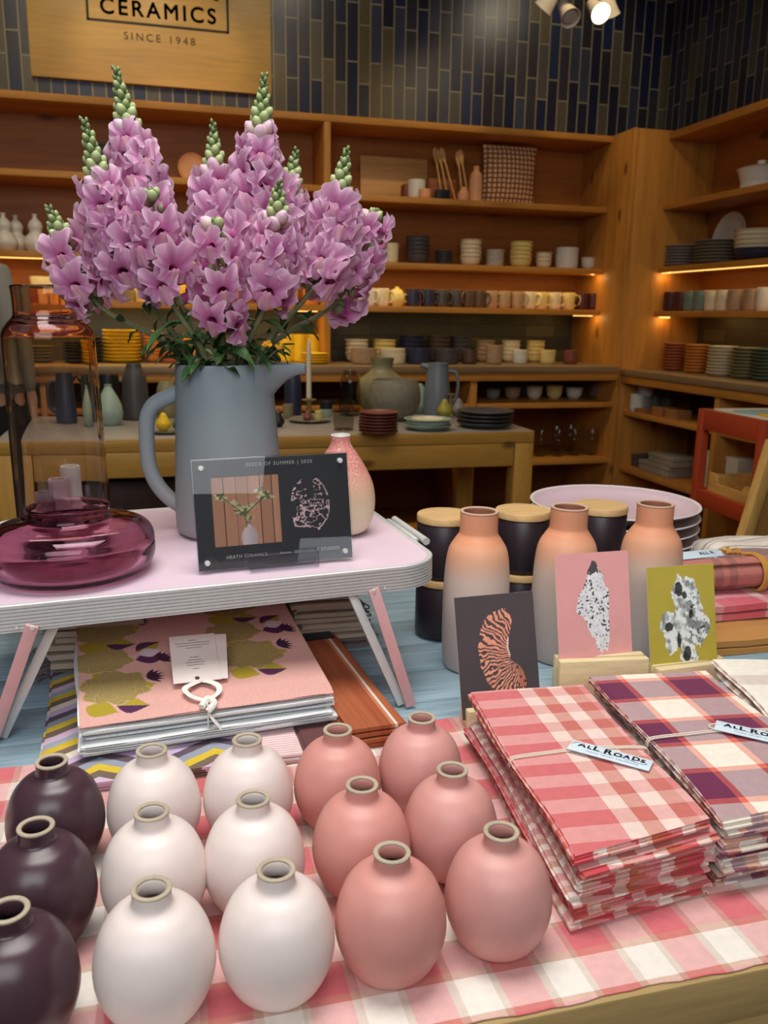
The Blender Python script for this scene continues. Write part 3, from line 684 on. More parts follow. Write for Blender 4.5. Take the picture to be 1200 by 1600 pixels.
for u, v, y0, z, w_, d, h, lab in ((1040, 742, 0, .4705, .17, .30, .06, 'wide grey gift box, lower one on the bottom shelf'), (1052, 710, 0, .5312, .16, .24, .055, 'grey gift box resting on the wider one'), (1002, 735, 0, .4705, .12, .10, .07, 'small dark box left of the grey gift boxes')):
    p = rx_(u, v, 2.78); t = thing('gift_box', lab, 'box', (2.78, p.y, z))
    m = BOXG if 'grey gift' in lab and 'dark' not in lab else DGREY
    b = new(); box(b, -w_ / 2, w_ / 2, -d / 2, d / 2, 0, h * .6, .002); obj('base', b, m, t)
    b = new(); box(b, -w_ / 2 - .002, w_ / 2 + .002, -d / 2 - .002, d / 2 + .002, h * .6 + .0005, h, .002); obj('lid', b, m, t)
CARTON = glaze('white_carton', (214, 206, 190), .6, .04); BLU = glaze('blue_print', (40, 44, 120), .5, .06)
for k, u in enumerate((1121, 1152)):
    p = rx_(u, 712, 2.74); t = thing('tea_box', ['white carton with a blue band, left one of two behind the cart', 'white carton with a blue band, right one of two behind the cart'][k], 'box', (2.74, p.y, .4705))
    b = new(); box(b, -.05, .05, -.075, .075, 0, .20, .003); obj('carton', b, CARTON, t)
    b = new(); box(b, -.0515, -.0495, .015, .062, .015, .19, 0); obj('band', b, BLU, t, label='dark blue printed band')
# ------------------------------------------------------------------ the long table in the middle of the shop
ZM = .85
MIDW = wood('maple_table', (206, 154, 70), 'X', 1.0, .45, True, .8, 9, 1)
mt = thing('long_table', 'long pale wooden table with grey top in the middle of the shop', 'table', (.48, 3.67, 0))
x0, x1, y0, y1 = -1.06, 1.075, -.34, .45
GTOP = glaze('grey_table_top', (150, 144, 138), .35, .07, scale=12)
b = new(); box(b, x0, x1, y0, y1, .80, .85, .004); fs = list(b.faces)
for f in fs:
    if f.normal.z > .5 and f.calc_center_median().z > .846: f.material_index = 1
obj('tabletop', b, [MIDW, GTOP], mt)
b = new(); box(b, x0 + .09, x1 - .09, y0 + .005, y0 + .03, .70, .799, .003); box(b, x0 + .09, x1 - .09, y1 - .03, y1 - .005, .70, .799, .003)
box(b, x0 + .01, x0 + .035, y0 + .09, y1 - .09, .70, .799, .003); box(b, x1 - .035, x1 - .01, y0 + .09, y1 - .09, .70, .799, .003); obj('apron', b, MIDW, mt)
LEGW = wood('maple_leg', (206, 154, 70), 'Z', 1.0, .45, False, .8)
for a in (0, 1):
    for c in (0, 1):
        xa = x0 if a == 0 else x1 - .085; ya = y0 if c == 0 else y1 - .085
        b = new(); box(b, xa, xa + .085, ya, ya + .085, 0, .799, .004); obj('leg', b, LEGW, mt)
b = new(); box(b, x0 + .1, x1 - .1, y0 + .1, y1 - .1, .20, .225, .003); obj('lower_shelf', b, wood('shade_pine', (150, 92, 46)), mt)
DWOOD = wood('dark_cupboard', (74, 44, 30), 'Z', 1, .5, False)
t = thing('stand_in_cabinet', 'added dark brown cabinet standing in for shelving doors under the long table', 'cabinet', (.48, 3.72, .2255))  # made-up cabinet where dark doors of the back shelving would show
b = new(); box(b, -.78, .32, -.20, .20, 0, .44, .003); obj('body', b, DWOOD, t)
for k in range(3):
    b = new(); box(b, -.775 + k * .365, -.415 + k * .365, -.22, -.201, .01, .43, .003); d = obj('door', b, DWOOD, t)
    b = new(); lathe(b, [(0, 0), (.008, 0), (.006, .012), (.011, .02), (0, .024)], 14, M=T(-.44 + k * .365, -.221, .30) @ rot(R(90))); obj('knob', b, METAL, d)

def mz(u, v):
    p = atz(u, v, ZM); k = min(1, 4.05 / p.y); return Vector((p.x * k, p.y * k, ZM))
def pot(name, label, cat, prof, m, u, v, parts=(), rz=0, seg=40, sub=4):
    p = mz(u, v); b = new(); lathe(b, [(0, 0)] + smooth_prof(prof, sub) + [(prof[-1][0] - .004, prof[-1][1]), (max(.003, prof[-1][0] - .008), prof[-1][1] - .03), (0, prof[-1][1] - .035)], seg)
    if not parts: return tag(obj(name, b, m, None, (p.x, p.y, ZM), rz), label, cat)
    t = thing(name, label, cat, (p.x, p.y, ZM + .0004), rz); obj('body', b, m, t); return t
k_ = 3.4 / 1330
pot('teardrop_vase', 'pale sage teardrop vase left of the big pitcher on the long table', 'vase', [(.038, 0), (.05, .02), (.056, .055), (.046, .10), (.022, .145), (.014, .162), (.015, .17)], SAGE, 172, 664)
def mid_pitcher(label, m, u, v, H, r0, r1, rz, hs=1.0):
    t = pot('pitcher', label, 'pitcher', [(r0 * .95, 0), (r0, .012), (r0 * .98, H * .4), (r1, H * .86), (r1 * .98, H)], m, u, v, parts=1, rz=rz)
    b = new(); tube(b, spline([(-r1 * .95, 0, H * .84), (-r1 - .035 * hs, 0, H * .82), (-r1 - .05 * hs, 0, H * .6), (-r1 - .04 * hs, 0, H * .32), (-r0 * .94, 0, H * .22)], 5), .008, 10); obj('handle', b, m, t)
    b = new(); tube(b, [(r1 * .8, 0, H - .022), (r1 + .03, 0, H - .010)], [.02, .010], 12); obj('spout', b, m, t)
    return t
mid_pitcher('black pitcher with a round handle behind the sage vase', BLACK, 172, 650, .19, .052, .048, PI)
mid_pitcher('tall grey pitcher right of the large stoneware bowl', BGREY, 682, 648, .25, .066, .052, PI - .2)
mid_pitcher('dark blue pitcher seen through the amber glass vase', NAVY, 112, 660, .21, .06, .05, .3)
pot('tall_jug', 'tall dark grey jug with narrow shoulders behind the sage vase', 'jug', [(.058, 0), (.062, .02), (.056, .14), (.05, .19), (.036, .225), (.032, .245)], DGREY, 213, 655)
pot('bottle_vase', 'olive grey bottle vase beside the handle of the big pitcher', 'vase', [(.04, 0), (.048, .03), (.046, .11), (.036, .15), (.03, .165)], OLIVE, 262, 652)
p = mz(262, 676); o = put(plate_me(.085, .012, STONE), 'stone plate seen through the handle of the big pitcher', 'plate', (p.x, p.y, ZM)); zp = ZM + .009
def pear(label, m, pos, s=1.0):
    t = thing('ceramic_pear', label, 'ornament', pos); b = new()
    lathe(b, [(0, 0)] + [(r * s, z * s) for r, z in smooth_prof([(.012, .001), (.024, .014), (.026, .028), (.016, .048), (.010, .060), (.004, .066)], 4)] + [(0, .067 * s)], 28); obj('body', b, m, t)
    b = new(); tube(b, [(0, 0, .064 * s), (.002, 0, .078 * s)], .0018, 6); obj('stem', b, BROWN, t); return t
pear('yellow ceramic pear on the plate behind the pitcher handle', YEL, (p.x - .015, p.y - .01, zp), 1.1)
pear('grey green ceramic pear on the plate behind the pitcher handle', GREEN, (p.x + .045, p.y, zp), 1.0)
# right of the pitcher
pot('dark_bottle', 'tall dark bottle vase behind the taper candle', 'vase', [(.036, 0), (.04, .02), (.04, .15), (.03, .20), (.02, .225), (.022, .24)], NAVY, 458, 648)
p = mz(452, 655); put(cyl_bowl_me(.024, .065, OLIVE, 'cup'), 'small olive cup left of the candlestick', 'cup', (p.x, p.y + .03, ZM))
p = mz(484, 659); put(plate_me(.095, .012, STONE, 'tray'), 'round stone tray under the candlestick', 'tray', (p.x, p.y, ZM)); tz = ZM + .0075
t = thing('candlestick', 'brass coloured candlestick holding the tall cream taper', 'candlestick', (p.x + .002, p.y + .03, tz))
BR = glaze('aged_brass', (150, 128, 88), .4, .08, metal=.3)
b = new(); lathe(b, [(0, 0), (.022, 0), (.020, .008), (.012, .02), (.011, .075), (.014, .082), (.032, .086), (.033, .090), (.012, .090), (.011, .096), (0, .096)], 28); obj('stand', b, BR, t)
t = thing('taper_candle', 'tall cream taper candle standing in the candlestick', 'candle', (p.x + .002, p.y + .03, tz + .0965))
b = new(); lathe(b, [(0, 0), (.0115, 0), (.0105, .20), (.008, .235), (.002, .262), (0, .264)], 20); obj('wax', b, glaze('cream_wax', (226, 214, 186), .5, .03), t)
b = new(); tube(b, [(0, 0, .262), (.001, 0, .276)], .001, 6); obj('wick', b, BLACK, t)
pear('red ceramic apple on the tray before the candlestick', REDP, (p.x - .02, p.y - .055, tz), .75)
put(cyl_bowl_me(.017, .042, YELC, 'cup'), 'tiny yellow cup on the tray right of the candlestick', 'cup', (p.x + .038, p.y - .01, tz))
q = mz(435, 667); pear('black ceramic apple beside the spout side of the big pitcher', BLACK, (q.x, q.y, ZM), 1.0)
q = mz(511, 652)
t = thing('two_tone_cup', 'small black and pale blue cup beside the tray', 'cup', (q.x, q.y + .02, ZM)); b = new(); lathe(b, [(0, 0), (.028, 0), (.03, .004), (.03, .038), (0, .038)], 28); obj('base', b, SAGE, t, label='pale blue lower half')
b = new(); lathe(b, [(0, .0385), (.03, .0385), (.032, .075), (.029, .076), (.026, .05), (0, .045)], 28); obj('body', b, BLACK, t, label='black upper half')
def glassvase(label, prof, u, v, dy=0):
    p = mz(u, v); b = new(); lathe(b, [(0, .006)] + [(r - .003, z + .006) for r, z in prof[:1]] + [(r, z) for r, z in smooth_prof(prof, 4)], 36); return tag(obj('glass_vase', b, SMOKE, None, (p.x, p.y + dy, ZM)), label, 'vase')
SMOKE = thin_glass('smoky_glass', (.72, .68, .62, 1), (.30, .27, .24, 1), .03, .9)
glassvase('short straight smoky glass vase before the round bottle', [(.038, 0), (.041, .01), (.042, .10), (.041, .125)], 537, 672)
glassvase('tall smoky glass vase behind the shorter glass', [(.04, 0), (.05, .02), (.05, .10), (.045, .17), (.032, .20), (.033, .215)], 548, 650, .02)
pot('round_bottle', 'large olive round bottle vase with a wide neck behind the bowl', 'vase', [(.07, 0), (.112, .05), (.124, .11), (.108, .165), (.066, .20), (.052, .225), (.058, .27)], OLIVE, 596, 640)
pot('stoneware_bowl', 'large speckled stoneware bowl rounded inward at the top', 'bowl', [(.06, 0), (.098, .035), (.119, .09), (.116, .145), (.102, .185)], STONE, 616, 656)
pot('teardrop_vase', 'pale sage teardrop vase half hidden by the stoneware bowl', 'vase', [(.038, 0), (.052, .02), (.056, .05), (.044, .10), (.02, .13), (.014, .145)], SAGE, 655, 645)
p = mz(591, 679); stack(plate_me(.080, .016, REDP), 7, .0125, (p.x, p.y, ZM), 'brick red plate', 'the red stack on the long table', 'plate', 'brick red plates on the long table')
p = mz(668, 671)
put(plate_me(.102, .022, SAGE), 'pale green plate under a white one on the long table', 'plate', (p.x, p.y, ZM)); put(bowl_me(.10, .03, SAGE, .6), 'wide pale green dish resting on the pale green plate', 'dish', (p.x, p.y, ZM + .018)); put(plate_me(.07, .014, CREAM), 'cream plate lying on top of the pale green dish', 'plate', (p.x, p.y, ZM + .031))
p = mz(757, 667); stack(plate_me(.125, .022, DGREY), 4, .0165, (p.x, p.y, ZM), 'dark grey dinner plate', 'the dark stack at the table end', 'plate', 'dark dinner plates on the long table')
q = mz(692, 652); pear('yellow green ceramic pear before the tall grey pitcher', glaze('pear_green', (172, 160, 60), .4, .08), (q.x, q.y - .02, ZM), 1.35)
q = mz(716, 650); pear('grey ceramic pear right of the small candlestick', GREY, (q.x, q.y, ZM), 1.3)
q = mz(707, 651); t = thing('candlestick', 'small bare candlestick between two ceramic pears', 'candlestick', (q.x, q.y + .03, ZM)); b = new(); lathe(b, [(0, 0), (.020, 0), (.018, .008), (.010, .016), (.010, .095), (.020, .10), (.021, .106), (.010, .108), (.008, .10), (0, .10)], 24); obj('stand', b, BR, t)
# crate, cart, leaning frame on the right
RED = glaze('cart_red', (178, 66, 34), .45, .05)
ct = thing('display_cart', 'orange red metal cart standing before the right wall shelves', 'cart', (1.93, 2.38, 0), R(-4))
W_, D_, H_ = .34, .40, 1.0
for x in (0, W_ - .034):
    for y in (0, D_ - .034):
        b = new(); box(b, x, x + .034, y, y + .034, .05, H_, .003); obj('leg', b, RED, ct)
for z0, z1 in ((.925, H_ - .001), (.64, .70), (.25, .31)):
    b = new(); box(b, .004, .03, .035, D_ - .035, z0, z1, .002); box(b, W_ - .03, W_ - .004, .035, D_ - .035, z0, z1, .002)
    box(b, .035, W_ - .035, .004, .03, z0, z1, .002); box(b, .035, W_ - .035, D_ - .03, D_ - .004, z0, z1, .002); obj('rail', b, RED, ct)
    b = new(); box(b, .032, W_ - .032, .032, D_ - .032, z1 - .04, z1 - .03, 0); obj('shelf', b, RED, ct)
for x in (.017, W_ - .017):
    for y in (.017, D_ - .017):
        b = new(); lathe(b, [(0, -.012), (.024, -.012), (.026, 0), (.024, .012), (0, .012)], 20, M=T(x, y, .026) @ rot(0, R(90))); obj('caster', b, BLACK, ct)
Mc = ct.matrix_basis.copy() if False else T(1.93, 2.38, 0) @ rot(0, 0, R(-4))
PAPER = glaze('paper_white', (226, 220, 204), .7, .04); AQUA = glaze('paper_aqua', (150, 186, 190), .6, .05); PYEL = glaze('paper_yellow', (232, 184, 40), .6, .04); PBL = glaze('paper_pale_blue', (186, 206, 214), .6, .05)
zz = .9615
for k, (x, y, w_, d, h, rz, m, lab) in enumerate(((.17, .20, .26, .32, .042, 0, PAPER, 'thick white stack of paper lying on the red cart'), (.11, .20, .13, .10, .005, .1, AQUA, 'aqua booklet lying on the white paper on the cart'), (.12, .085, .13, .07, .007, -.1, PYEL, 'yellow booklet lying at the front of the cart top'), (.25, .10, .10, .14, .005, .2, PBL, 'pale blue leaflet at the right end of the cart top'))):
    v = Mc @ Vector((x, y, 0)); b = new(); box(b, -w_ / 2, w_ / 2, -d / 2, d / 2, 0, h, .001)
    z_ = zz if k == 0 else zz + .0425
    tag(obj('paper_stack' if k == 0 else 'booklet', b, m, None, (v.x, v.y, z_), rz + R(-4)), lab, 'paper' if k == 0 else 'booklet')
v = Mc @ Vector((.17, .21, 0)); TRW = wood('tray_wood', (222, 172, 92), 'Y', 1.6, .5, False)
t = thing('wooden_tray', 'pale wooden tray with cut down sides on the red cart', 'tray', (v.x, v.y, .6715), R(-4))
b = new(); box(b, -.12, .12, -.15, .15, 0, .008, .001); obj('bottom', b, TRW, t)
for x in (-.125, .117):
    b = new(); prism(b, [(-.15, 0), (.15, 0), (.15, .085), (.11, .085), (.09, .05), (-.06, .05), (-.08, .075), (-.15, .075)], 0, .008, M=T(x, 0, .008) @ Matrix(((0, 0, 1, 0), (1, 0, 0, 0), (0, 1, 0, 0), (0, 0, 0, 1)))); obj('side', b, TRW, t)
for y in (-.15, .142):
    b = new(); box(b, -.116, .116, y, y + .008, .0085, .085, .001); obj('end', b, TRW, t)
KRAFT = glaze('kraft_paper', (200, 176, 140), .8, .05)
for k in range(4):
    b = new(); box(b, -.045, .045, -.0015, .0015, 0, .09, .0005, M=rot(R(-18 - 4 * k)))
    tag(obj('envelope', b, KRAFT if k % 2 else PAPER, None, (v.x + .02, v.y - .11 + .02 * k, .681), R(50)), f'small paper envelope standing in the wooden tray, {["first", "second", "third", "last"][k]} from its front end', 'envelope', 'envelopes in the wooden tray')
# leaning wooden frame at the right edge
t = thing('leaning_frame', 'pale wooden frame board leaning at the right edge behind the textiles', 'frame board', (1.462, 2.03, 0), R(10))
Ml = rot(0, R(15))
b = new(); box(b, 0, .04, 0, .03, .02, 1.02, .003, M=Ml); box(b, .36, .40, 0, .03, .02, 1.02, .003, M=Ml); box(b, .04, .36, 0, .03, .98, 1.02, .003, M=Ml); box(b, .04, .36, 0, .03, .06, .10, .003, M=Ml); obj('frame', b, wood('frame_pine', (204, 158, 86), 'Z', 1.4, .5, False), t)
b = new(); box(b, .041, .359, .01, .02, .101, .979, 0, M=Ml); obj('panel', b, wood('frame_panel', (168, 120, 62), 'Z', 1.4, .5, False), t)
# low bench with printed matter between the tables
bn = thing('low_bench', 'low wooden bench behind the platters carrying magazines', 'bench', (1.42, 2.32, 0))
b = new(); box(b, -.30, .30, -.16, .16, .52, .55, .004); obj('seat', b, MIDW, bn)
for x in (-.28, .24):
    for y in (-.14, .10):
        b = new(); box(b, x, x + .04, y, y + .04, 0, .519, .003); obj('leg', b, LEGW, bn)
for k, (x, y, w_, d, h, rz, m, lab) in enumerate(((-.02, 0, .24, .18, .016, .3, glaze('cover_red', (150, 46, 34), .5, .08), 'red covered magazine lying on the low bench'), (.02, .02, .20, .15, .012, .5, glaze('cover_ochre', (190, 132, 60), .5, .08), 'ochre booklet lying on the red magazine'), (.20, .02, .14, .18, .014, -.4, PAPER, 'white booklet at the right end of the low bench'))):
    b = new(); box(b, -w_ / 2, w_ / 2, -d / 2, d / 2, 0, h, .001); tag(obj('magazine' if k == 0 else 'booklet', b, m, None, (1.42 + x, 2.32 + y, .5505 + (.0165 if k == 1 else 0)), rz), lab, 'magazine' if k == 0 else 'booklet')
# ------------------------------------------------------------------ the display table
TZ = .72
def planks():
    t = NT('blue_grey_planks'); co = t.coord(); c = lin((150, 178, 192))
    sp = t.add('ShaderNodeSeparateXYZ'); t.link(co, sp.inputs[0])
    row = t.math('FLOOR', t.math('DIVIDE', sp.outputs[1], .118))
    wn = t.add('ShaderNodeTexWhiteNoise'); wn.noise_dimensions = '1D'; t.link(row, wn.inputs['W'])
    v = t.mapping(co, (1.1, 18, 4)); n = t.noise(v, 5, 6, .65); n2 = t.noise(t.mapping(co, (2.5, 60, 4)), 6, 4, .6)
    col = t.ramp(n, [(.28, lin((112, 140, 156))), (.5, c), (.75, lin((178, 200, 208)))])
    col = t.mix(.3, col, t.ramp(n2, [(.3, lin((98, 122, 136))), (.7, lin((182, 204, 214)))]))
    col = t.mix(.35, col, t.ramp(wn.outputs[0], [(0, (.62, .66, .68, 1)), (1, (1, 1, 1, 1))]), 'MULTIPLY')
    t.base(col, .55, 0, .35); t.bump(n2, .15, .001); return t.m
PLK = planks()
DTW = wood('table_edge_wood', (176, 148, 96), 'X', 1.6, .55, False, .7)
dt = thing('display_table', 'display table of blue grey planks with a raw wood front edge', 'table', (0, 0, 0))
X0, X1, Y0, Y1 = -.95, 1.62, .585, 1.985
b = new(); y = Y0 + .022
while y < Y1 - .02:
    y2 = min(y + .116, Y1); box(b, X0, X1, y, y2, TZ - .03, TZ, .0025); y = y2 + .002
obj('tabletop', b, PLK, dt)
b = new(); box(b, X0, X1, Y0 - .012, Y0 + .0205, TZ - .055, TZ - .0003, .003); obj('front_rail', b, DTW, dt, label='raw wood front edge')
b = new(); box(b, X0 + .02, X1 - .02, Y0 + .012, Y0 + .04, TZ - .20, TZ - .056, .003); box(b, X0 + .02, X1 - .02, Y1 - .05, Y1 - .02, TZ - .14, TZ - .031, .003); obj('apron', b, DTW, dt)
for x in (X0 + .03, X1 - .11):
    for yy in (Y0 + .045, Y1 - .13):
        b = new(); box(b, x, x + .08, yy, yy + .08, 0, TZ - .031, .004); obj('leg', b, wood('table_leg_wood', (176, 148, 96), 'Z', 1.6, .55, False, .7), dt)

# plaid runner: warp A across the table, weft B front to back
CLM = plaid('pink_check_linen', [(0, (238, 232, 220)), (.38, (204, 182, 166)), (.46, (220, 126, 130)), (.90, (204, 182, 166))],
            [(0, (238, 230, 220)), (.46, (196, 130, 108)), (.56, (206, 98, 106)), (.93, (196, 130, 108))], .0875, .0915, off=(.02, -.586))
def cloth_grid(name, x0, x1, y0, y1, nx, ny, zf, mat, th=.0012):
    b = new(); uvl = b.loops.layers.uv.new('UVMap'); vs = []
    for lay in (0, 1):
        for j in range(ny + 1):
            for i in range(nx + 1):
                x = x0 + (x1 - x0) * i / nx; y = y0 + (y1 - y0) * j / ny
                dx = .0016 * math.sin(j * 1.7 + (3 if i else 0)) if i in (0, nx) else 0
                dy = .0016 * math.sin(i * .55) + .001 * math.sin(i * 1.9) if j in (0, ny) else 0
                vs.append(b.verts.new((x + dx, y + dy, zf(x, y) + (th if lay else 0))))
    st = nx + 1; base = st * (ny + 1)
    def q(a, b_, c, d):
        f = b.faces.new((vs[a], vs[b_], vs[c], vs[d]))
        for l in f.loops: l[uvl].uv = (l.vert.co.x, l.vert.co.y)
    for j in range(ny):
        for i in range(nx):
            a = j * st + i; q(a, a + st, a + st + 1, a + 1); q(base + a, base + a + 1, base + a + st + 1, base + a + st)
    for i in range(nx): q(i, i + 1, base + i + 1, base + i); k = ny * st + i; q(k + 1, k, base + k, base + k + 1)
    for j in range(ny): a = j * st; q(a + st, a, base + a, base + a + st); a += nx; q(a, a + st, base + a + st, base + a)
    return finish(b, name, mat, 60)
CT_ = .0016   # cloth surface above the planks
me = cloth_grid('table_runner', -.93, 1.50, .578, 1.128, 150, 40, lambda x, y: TZ + .0004 + .0004 * (1 + math.sin(x * 21) * math.sin(y * 17)), CLM, .0008)
o = bpy.data.objects.new('table_runner', me); COL.objects.link(o); tag(o, 'pink and white checked cloth runner along the table front', 'tablecloth')
ZC_ = TZ + .0021

# ------------------------------------------------------------------ bud vases
def bud_vase(name, label, body, rim, loc):
    t = thing(name, label, 'vase', loc)
    out = smooth_prof([(.031, .0015), (.040, .010), (.0485, .028), (.052, .046), (.0500, .066), (.0430, .086), (.0330, .0985), (.0220, .1045), (.0176, .1075), (.0166, .112), (.0166, .119)], 5)
    b = new(); lathe(b, [(0, .0015), (.02, .0015), (.028, 0)] + out + [(.0158, .1196), (.0125, .1196), (.0118, .118), (.0120, .113), (.0135, .105), (.026, .0965), (.038, .083), (.0455, .066), (.047, .046), (.043, .026), (.03, .008), (0, .006)], 56); obj('body', b, body, t, angle=60)
    b = new(); lathe(b, [(.0164, .1190), (.0171, .1198), (.0173, .1207), (.0168, .1216), (.0152, .1221), (.0134, .1218), (.0126, .1210), (.0125, .1197)], 48); obj('rim', b, rim, t, label='unglazed sandy clay rim')
    return t
CLAY = glaze('raw_clay', (176, 162, 140), .75, .08, .25)
VD = glaze('plum_matte_glaze', (70, 48, 56), .31, .06, spec=.5); VW = glaze('blush_white_glaze', (226, 212, 206), .44, .03); VP = glaze('rose_matte_glaze', (206, 142, 132), .46, .04); VP2 = glaze('dusty_rose_glaze', (206, 148, 140), .46, .04)
proto = None
rows = ('nearest', 'middle', 'farthest')
spec = []
for k, y in enumerate((.660, .778, .902)):
    spec += [('plum', VD, (-.135, -.128, -.127)[k], y, f'dark plum bud vase, {rows[k]} of the three whole plum ones'),
             ('white', VW, -.022, y, f'blush white bud vase beside the plum ones, {rows[k]} of its row of three'),
             ('white', VW, (.084, .077, .084)[k], y, f'blush white bud vase beside the rose ones, {rows[k]} of its row of three'),
             ('rose', VP, .190, y, f'rose pink bud vase beside the white ones, {rows[k]} of its row of three'),
             ('rose', VP2, (.300, .292, .296)[k], y + .007, f'rose pink bud vase beside the napkins, {rows[k]} of its row of three')]
spec.append(('plum', VD, -.243, .842, 'dark plum bud vase cut off by the left edge of the photo'))
for c, m, x, y, lab in spec:
    if proto is None: proto = bud_vase('bud_vase', lab, m, CLAY, (x, y, ZC_)); proto['group'] = 'plum bud vases'
    else:
        dup(proto, (x, y, ZC_), random.uniform(0, 6), lab, {'plum': 'plum bud vases', 'white': 'white bud vases', 'rose': 'rose bud vases'}[c], {'plum_matte_glaze': m} if m is not VD else None)

# ------------------------------------------------------------------ folded cloths
def folded(W, L, layers, t, gap, seed, mats, top_mat=0, zbase=None, wave=.003, sag=.0, ny=26, uvoff=(0, 0), flip=False, crown=0.0, end_mat=None, skew=0.0):
    """a cloth folded into layers: one ribbon bent back and forth across the width, run along the length; origin at the front left bottom corner"""
    rnd = random.Random(seed); prof = []                # centre line (x, z, nx, nz, s)
    r = gap / 2; s = 0; nseg = 12
    for k in range(layers):
        z = t / 2 + k * gap; fwd = (k % 2 == 0) ^ flip
        for i in range(nseg + 1):
            x = r + (W - 2 * r) * i / nseg; x = x if fwd else W - x
            prof.append((x, z, 0, 1 if fwd else -1, k))
        if k < layers - 1:
            for a in range(1, 5):
                th = PI * a / 5
                if fwd: prof.append((W - r + r * math.sin(th), z + r - r * math.cos(th), math.sin(th) * -1, math.cos(th), k + .5))
                else: prof.append((r - r * math.sin(th), z + r - r * math.cos(th), math.sin(th), -math.cos(th), k + .5))
    ph = [rnd.uniform(0, 6) for _ in range(layers + 2)]; en = [rnd.uniform(-1, 1) for _ in range(layers + 2)]; ex = [rnd.uniform(-1, 1) for _ in range(layers + 2)]
    b = new(); uvl = b.loops.layers.uv.new('UVMap'); rings = []
    H = (layers - 1) * gap + t
    for j in range(ny + 1):
        v = j / ny; ring = []
        for side in (1, -1):
            row = []
            for (x, z, nx, nz, k) in (prof if side == 1 else prof[::-1]):
                ki = int(k + .5); y = v * L
                if v < .5: y += wave * 1.3 * en[ki] * (1 - 2 * v)
                else: y += wave * 1.3 * en[ki] * (2 * v - 1) * -.7
                y += skew * x * (1 - v)
                px = x + wave * ex[ki] * .6 + wave * .45 * math.sin(v * 7 + ph[ki])
                pz = z + .35 * gap * math.sin(v * 5 + x * 40 + ph[ki] * .2) * (.15 + .1 * k / max(1, layers)) + crown * math.sin(PI * v) * k / layers
                if sag: pz -= sag * max(0, 1 - v * 5) ** 2 * (k / layers) * (1 - .5 * x / W)
                row.append(b.verts.new((px + nx * side * t * .46, y, max(.0004, pz + nz * side * t * .46) if zbase is None else pz + nz * side * t * .46)))
            ring += row
        rings.append(ring)
    n = len(rings[0]); h = n // 2
    def uvset(f, top):
        for l in f.loops: l[uvl].uv = (l.vert.co.x + uvoff[0], l.vert.co.y + uvoff[1])
    for j in range(ny):
        a, c = rings[j], rings[j + 1]
        for i in range(n):
            q = (i + 1) % n
            f = b.faces.new((a[i], a[q], c[q], c[i])); uvset(f, 0)
            k = prof[i if i < h else n - 1 - i][4]
            f.material_index = top_mat if k >= layers - 1.4 and len(mats) > 1 and top_mat is not None else (1 if len(mats) > 1 else 0)
    for ring, sgn in ((rings[0], 1), (rings[-1], -1)):
        for i in range(h - 1):
            vs = (ring[i], ring[i + 1], ring[n - 2 - i], ring[n - 1 - i])
            f = b.faces.new(vs if sgn > 0 else vs[::-1]); uvset(f, 0)
            f.material_index = end_mat if end_mat is not None else (1 if len(mats) > 1 else 0)
    return b, H
def napkins(n, W, L, x, y, z, rz, mats, seeds, labels, group, layers=4, t=.0022, gap=.0031, sag=.005, jit=.007, splay=R(1.5), skew=0.0):
    out = []
    for k in range(n):
        o_ = (random.uniform(0, .1), random.uniform(0, .1)) if k < n - 1 else (0, 0)
        b, H = folded(W, L, layers, t, gap, seeds + k, mats, None if len(mats) == 1 else 0, wave=.0055, sag=sag if k > n / 2 else 0, flip=bool(k % 2), uvoff=o_, skew=skew)
        th = thing('folded_napkin', labels[k], 'napkin', (x + random.uniform(-jit, jit) * (k < n - 1), y + random.uniform(-jit, jit) * (k < n - 1), z), rz + random.uniform(-splay, splay) * (k < n - 1), group)
        obj('cloth', b, mats, th, angle=60); out.append(th); z += H + .0006
    return out, z
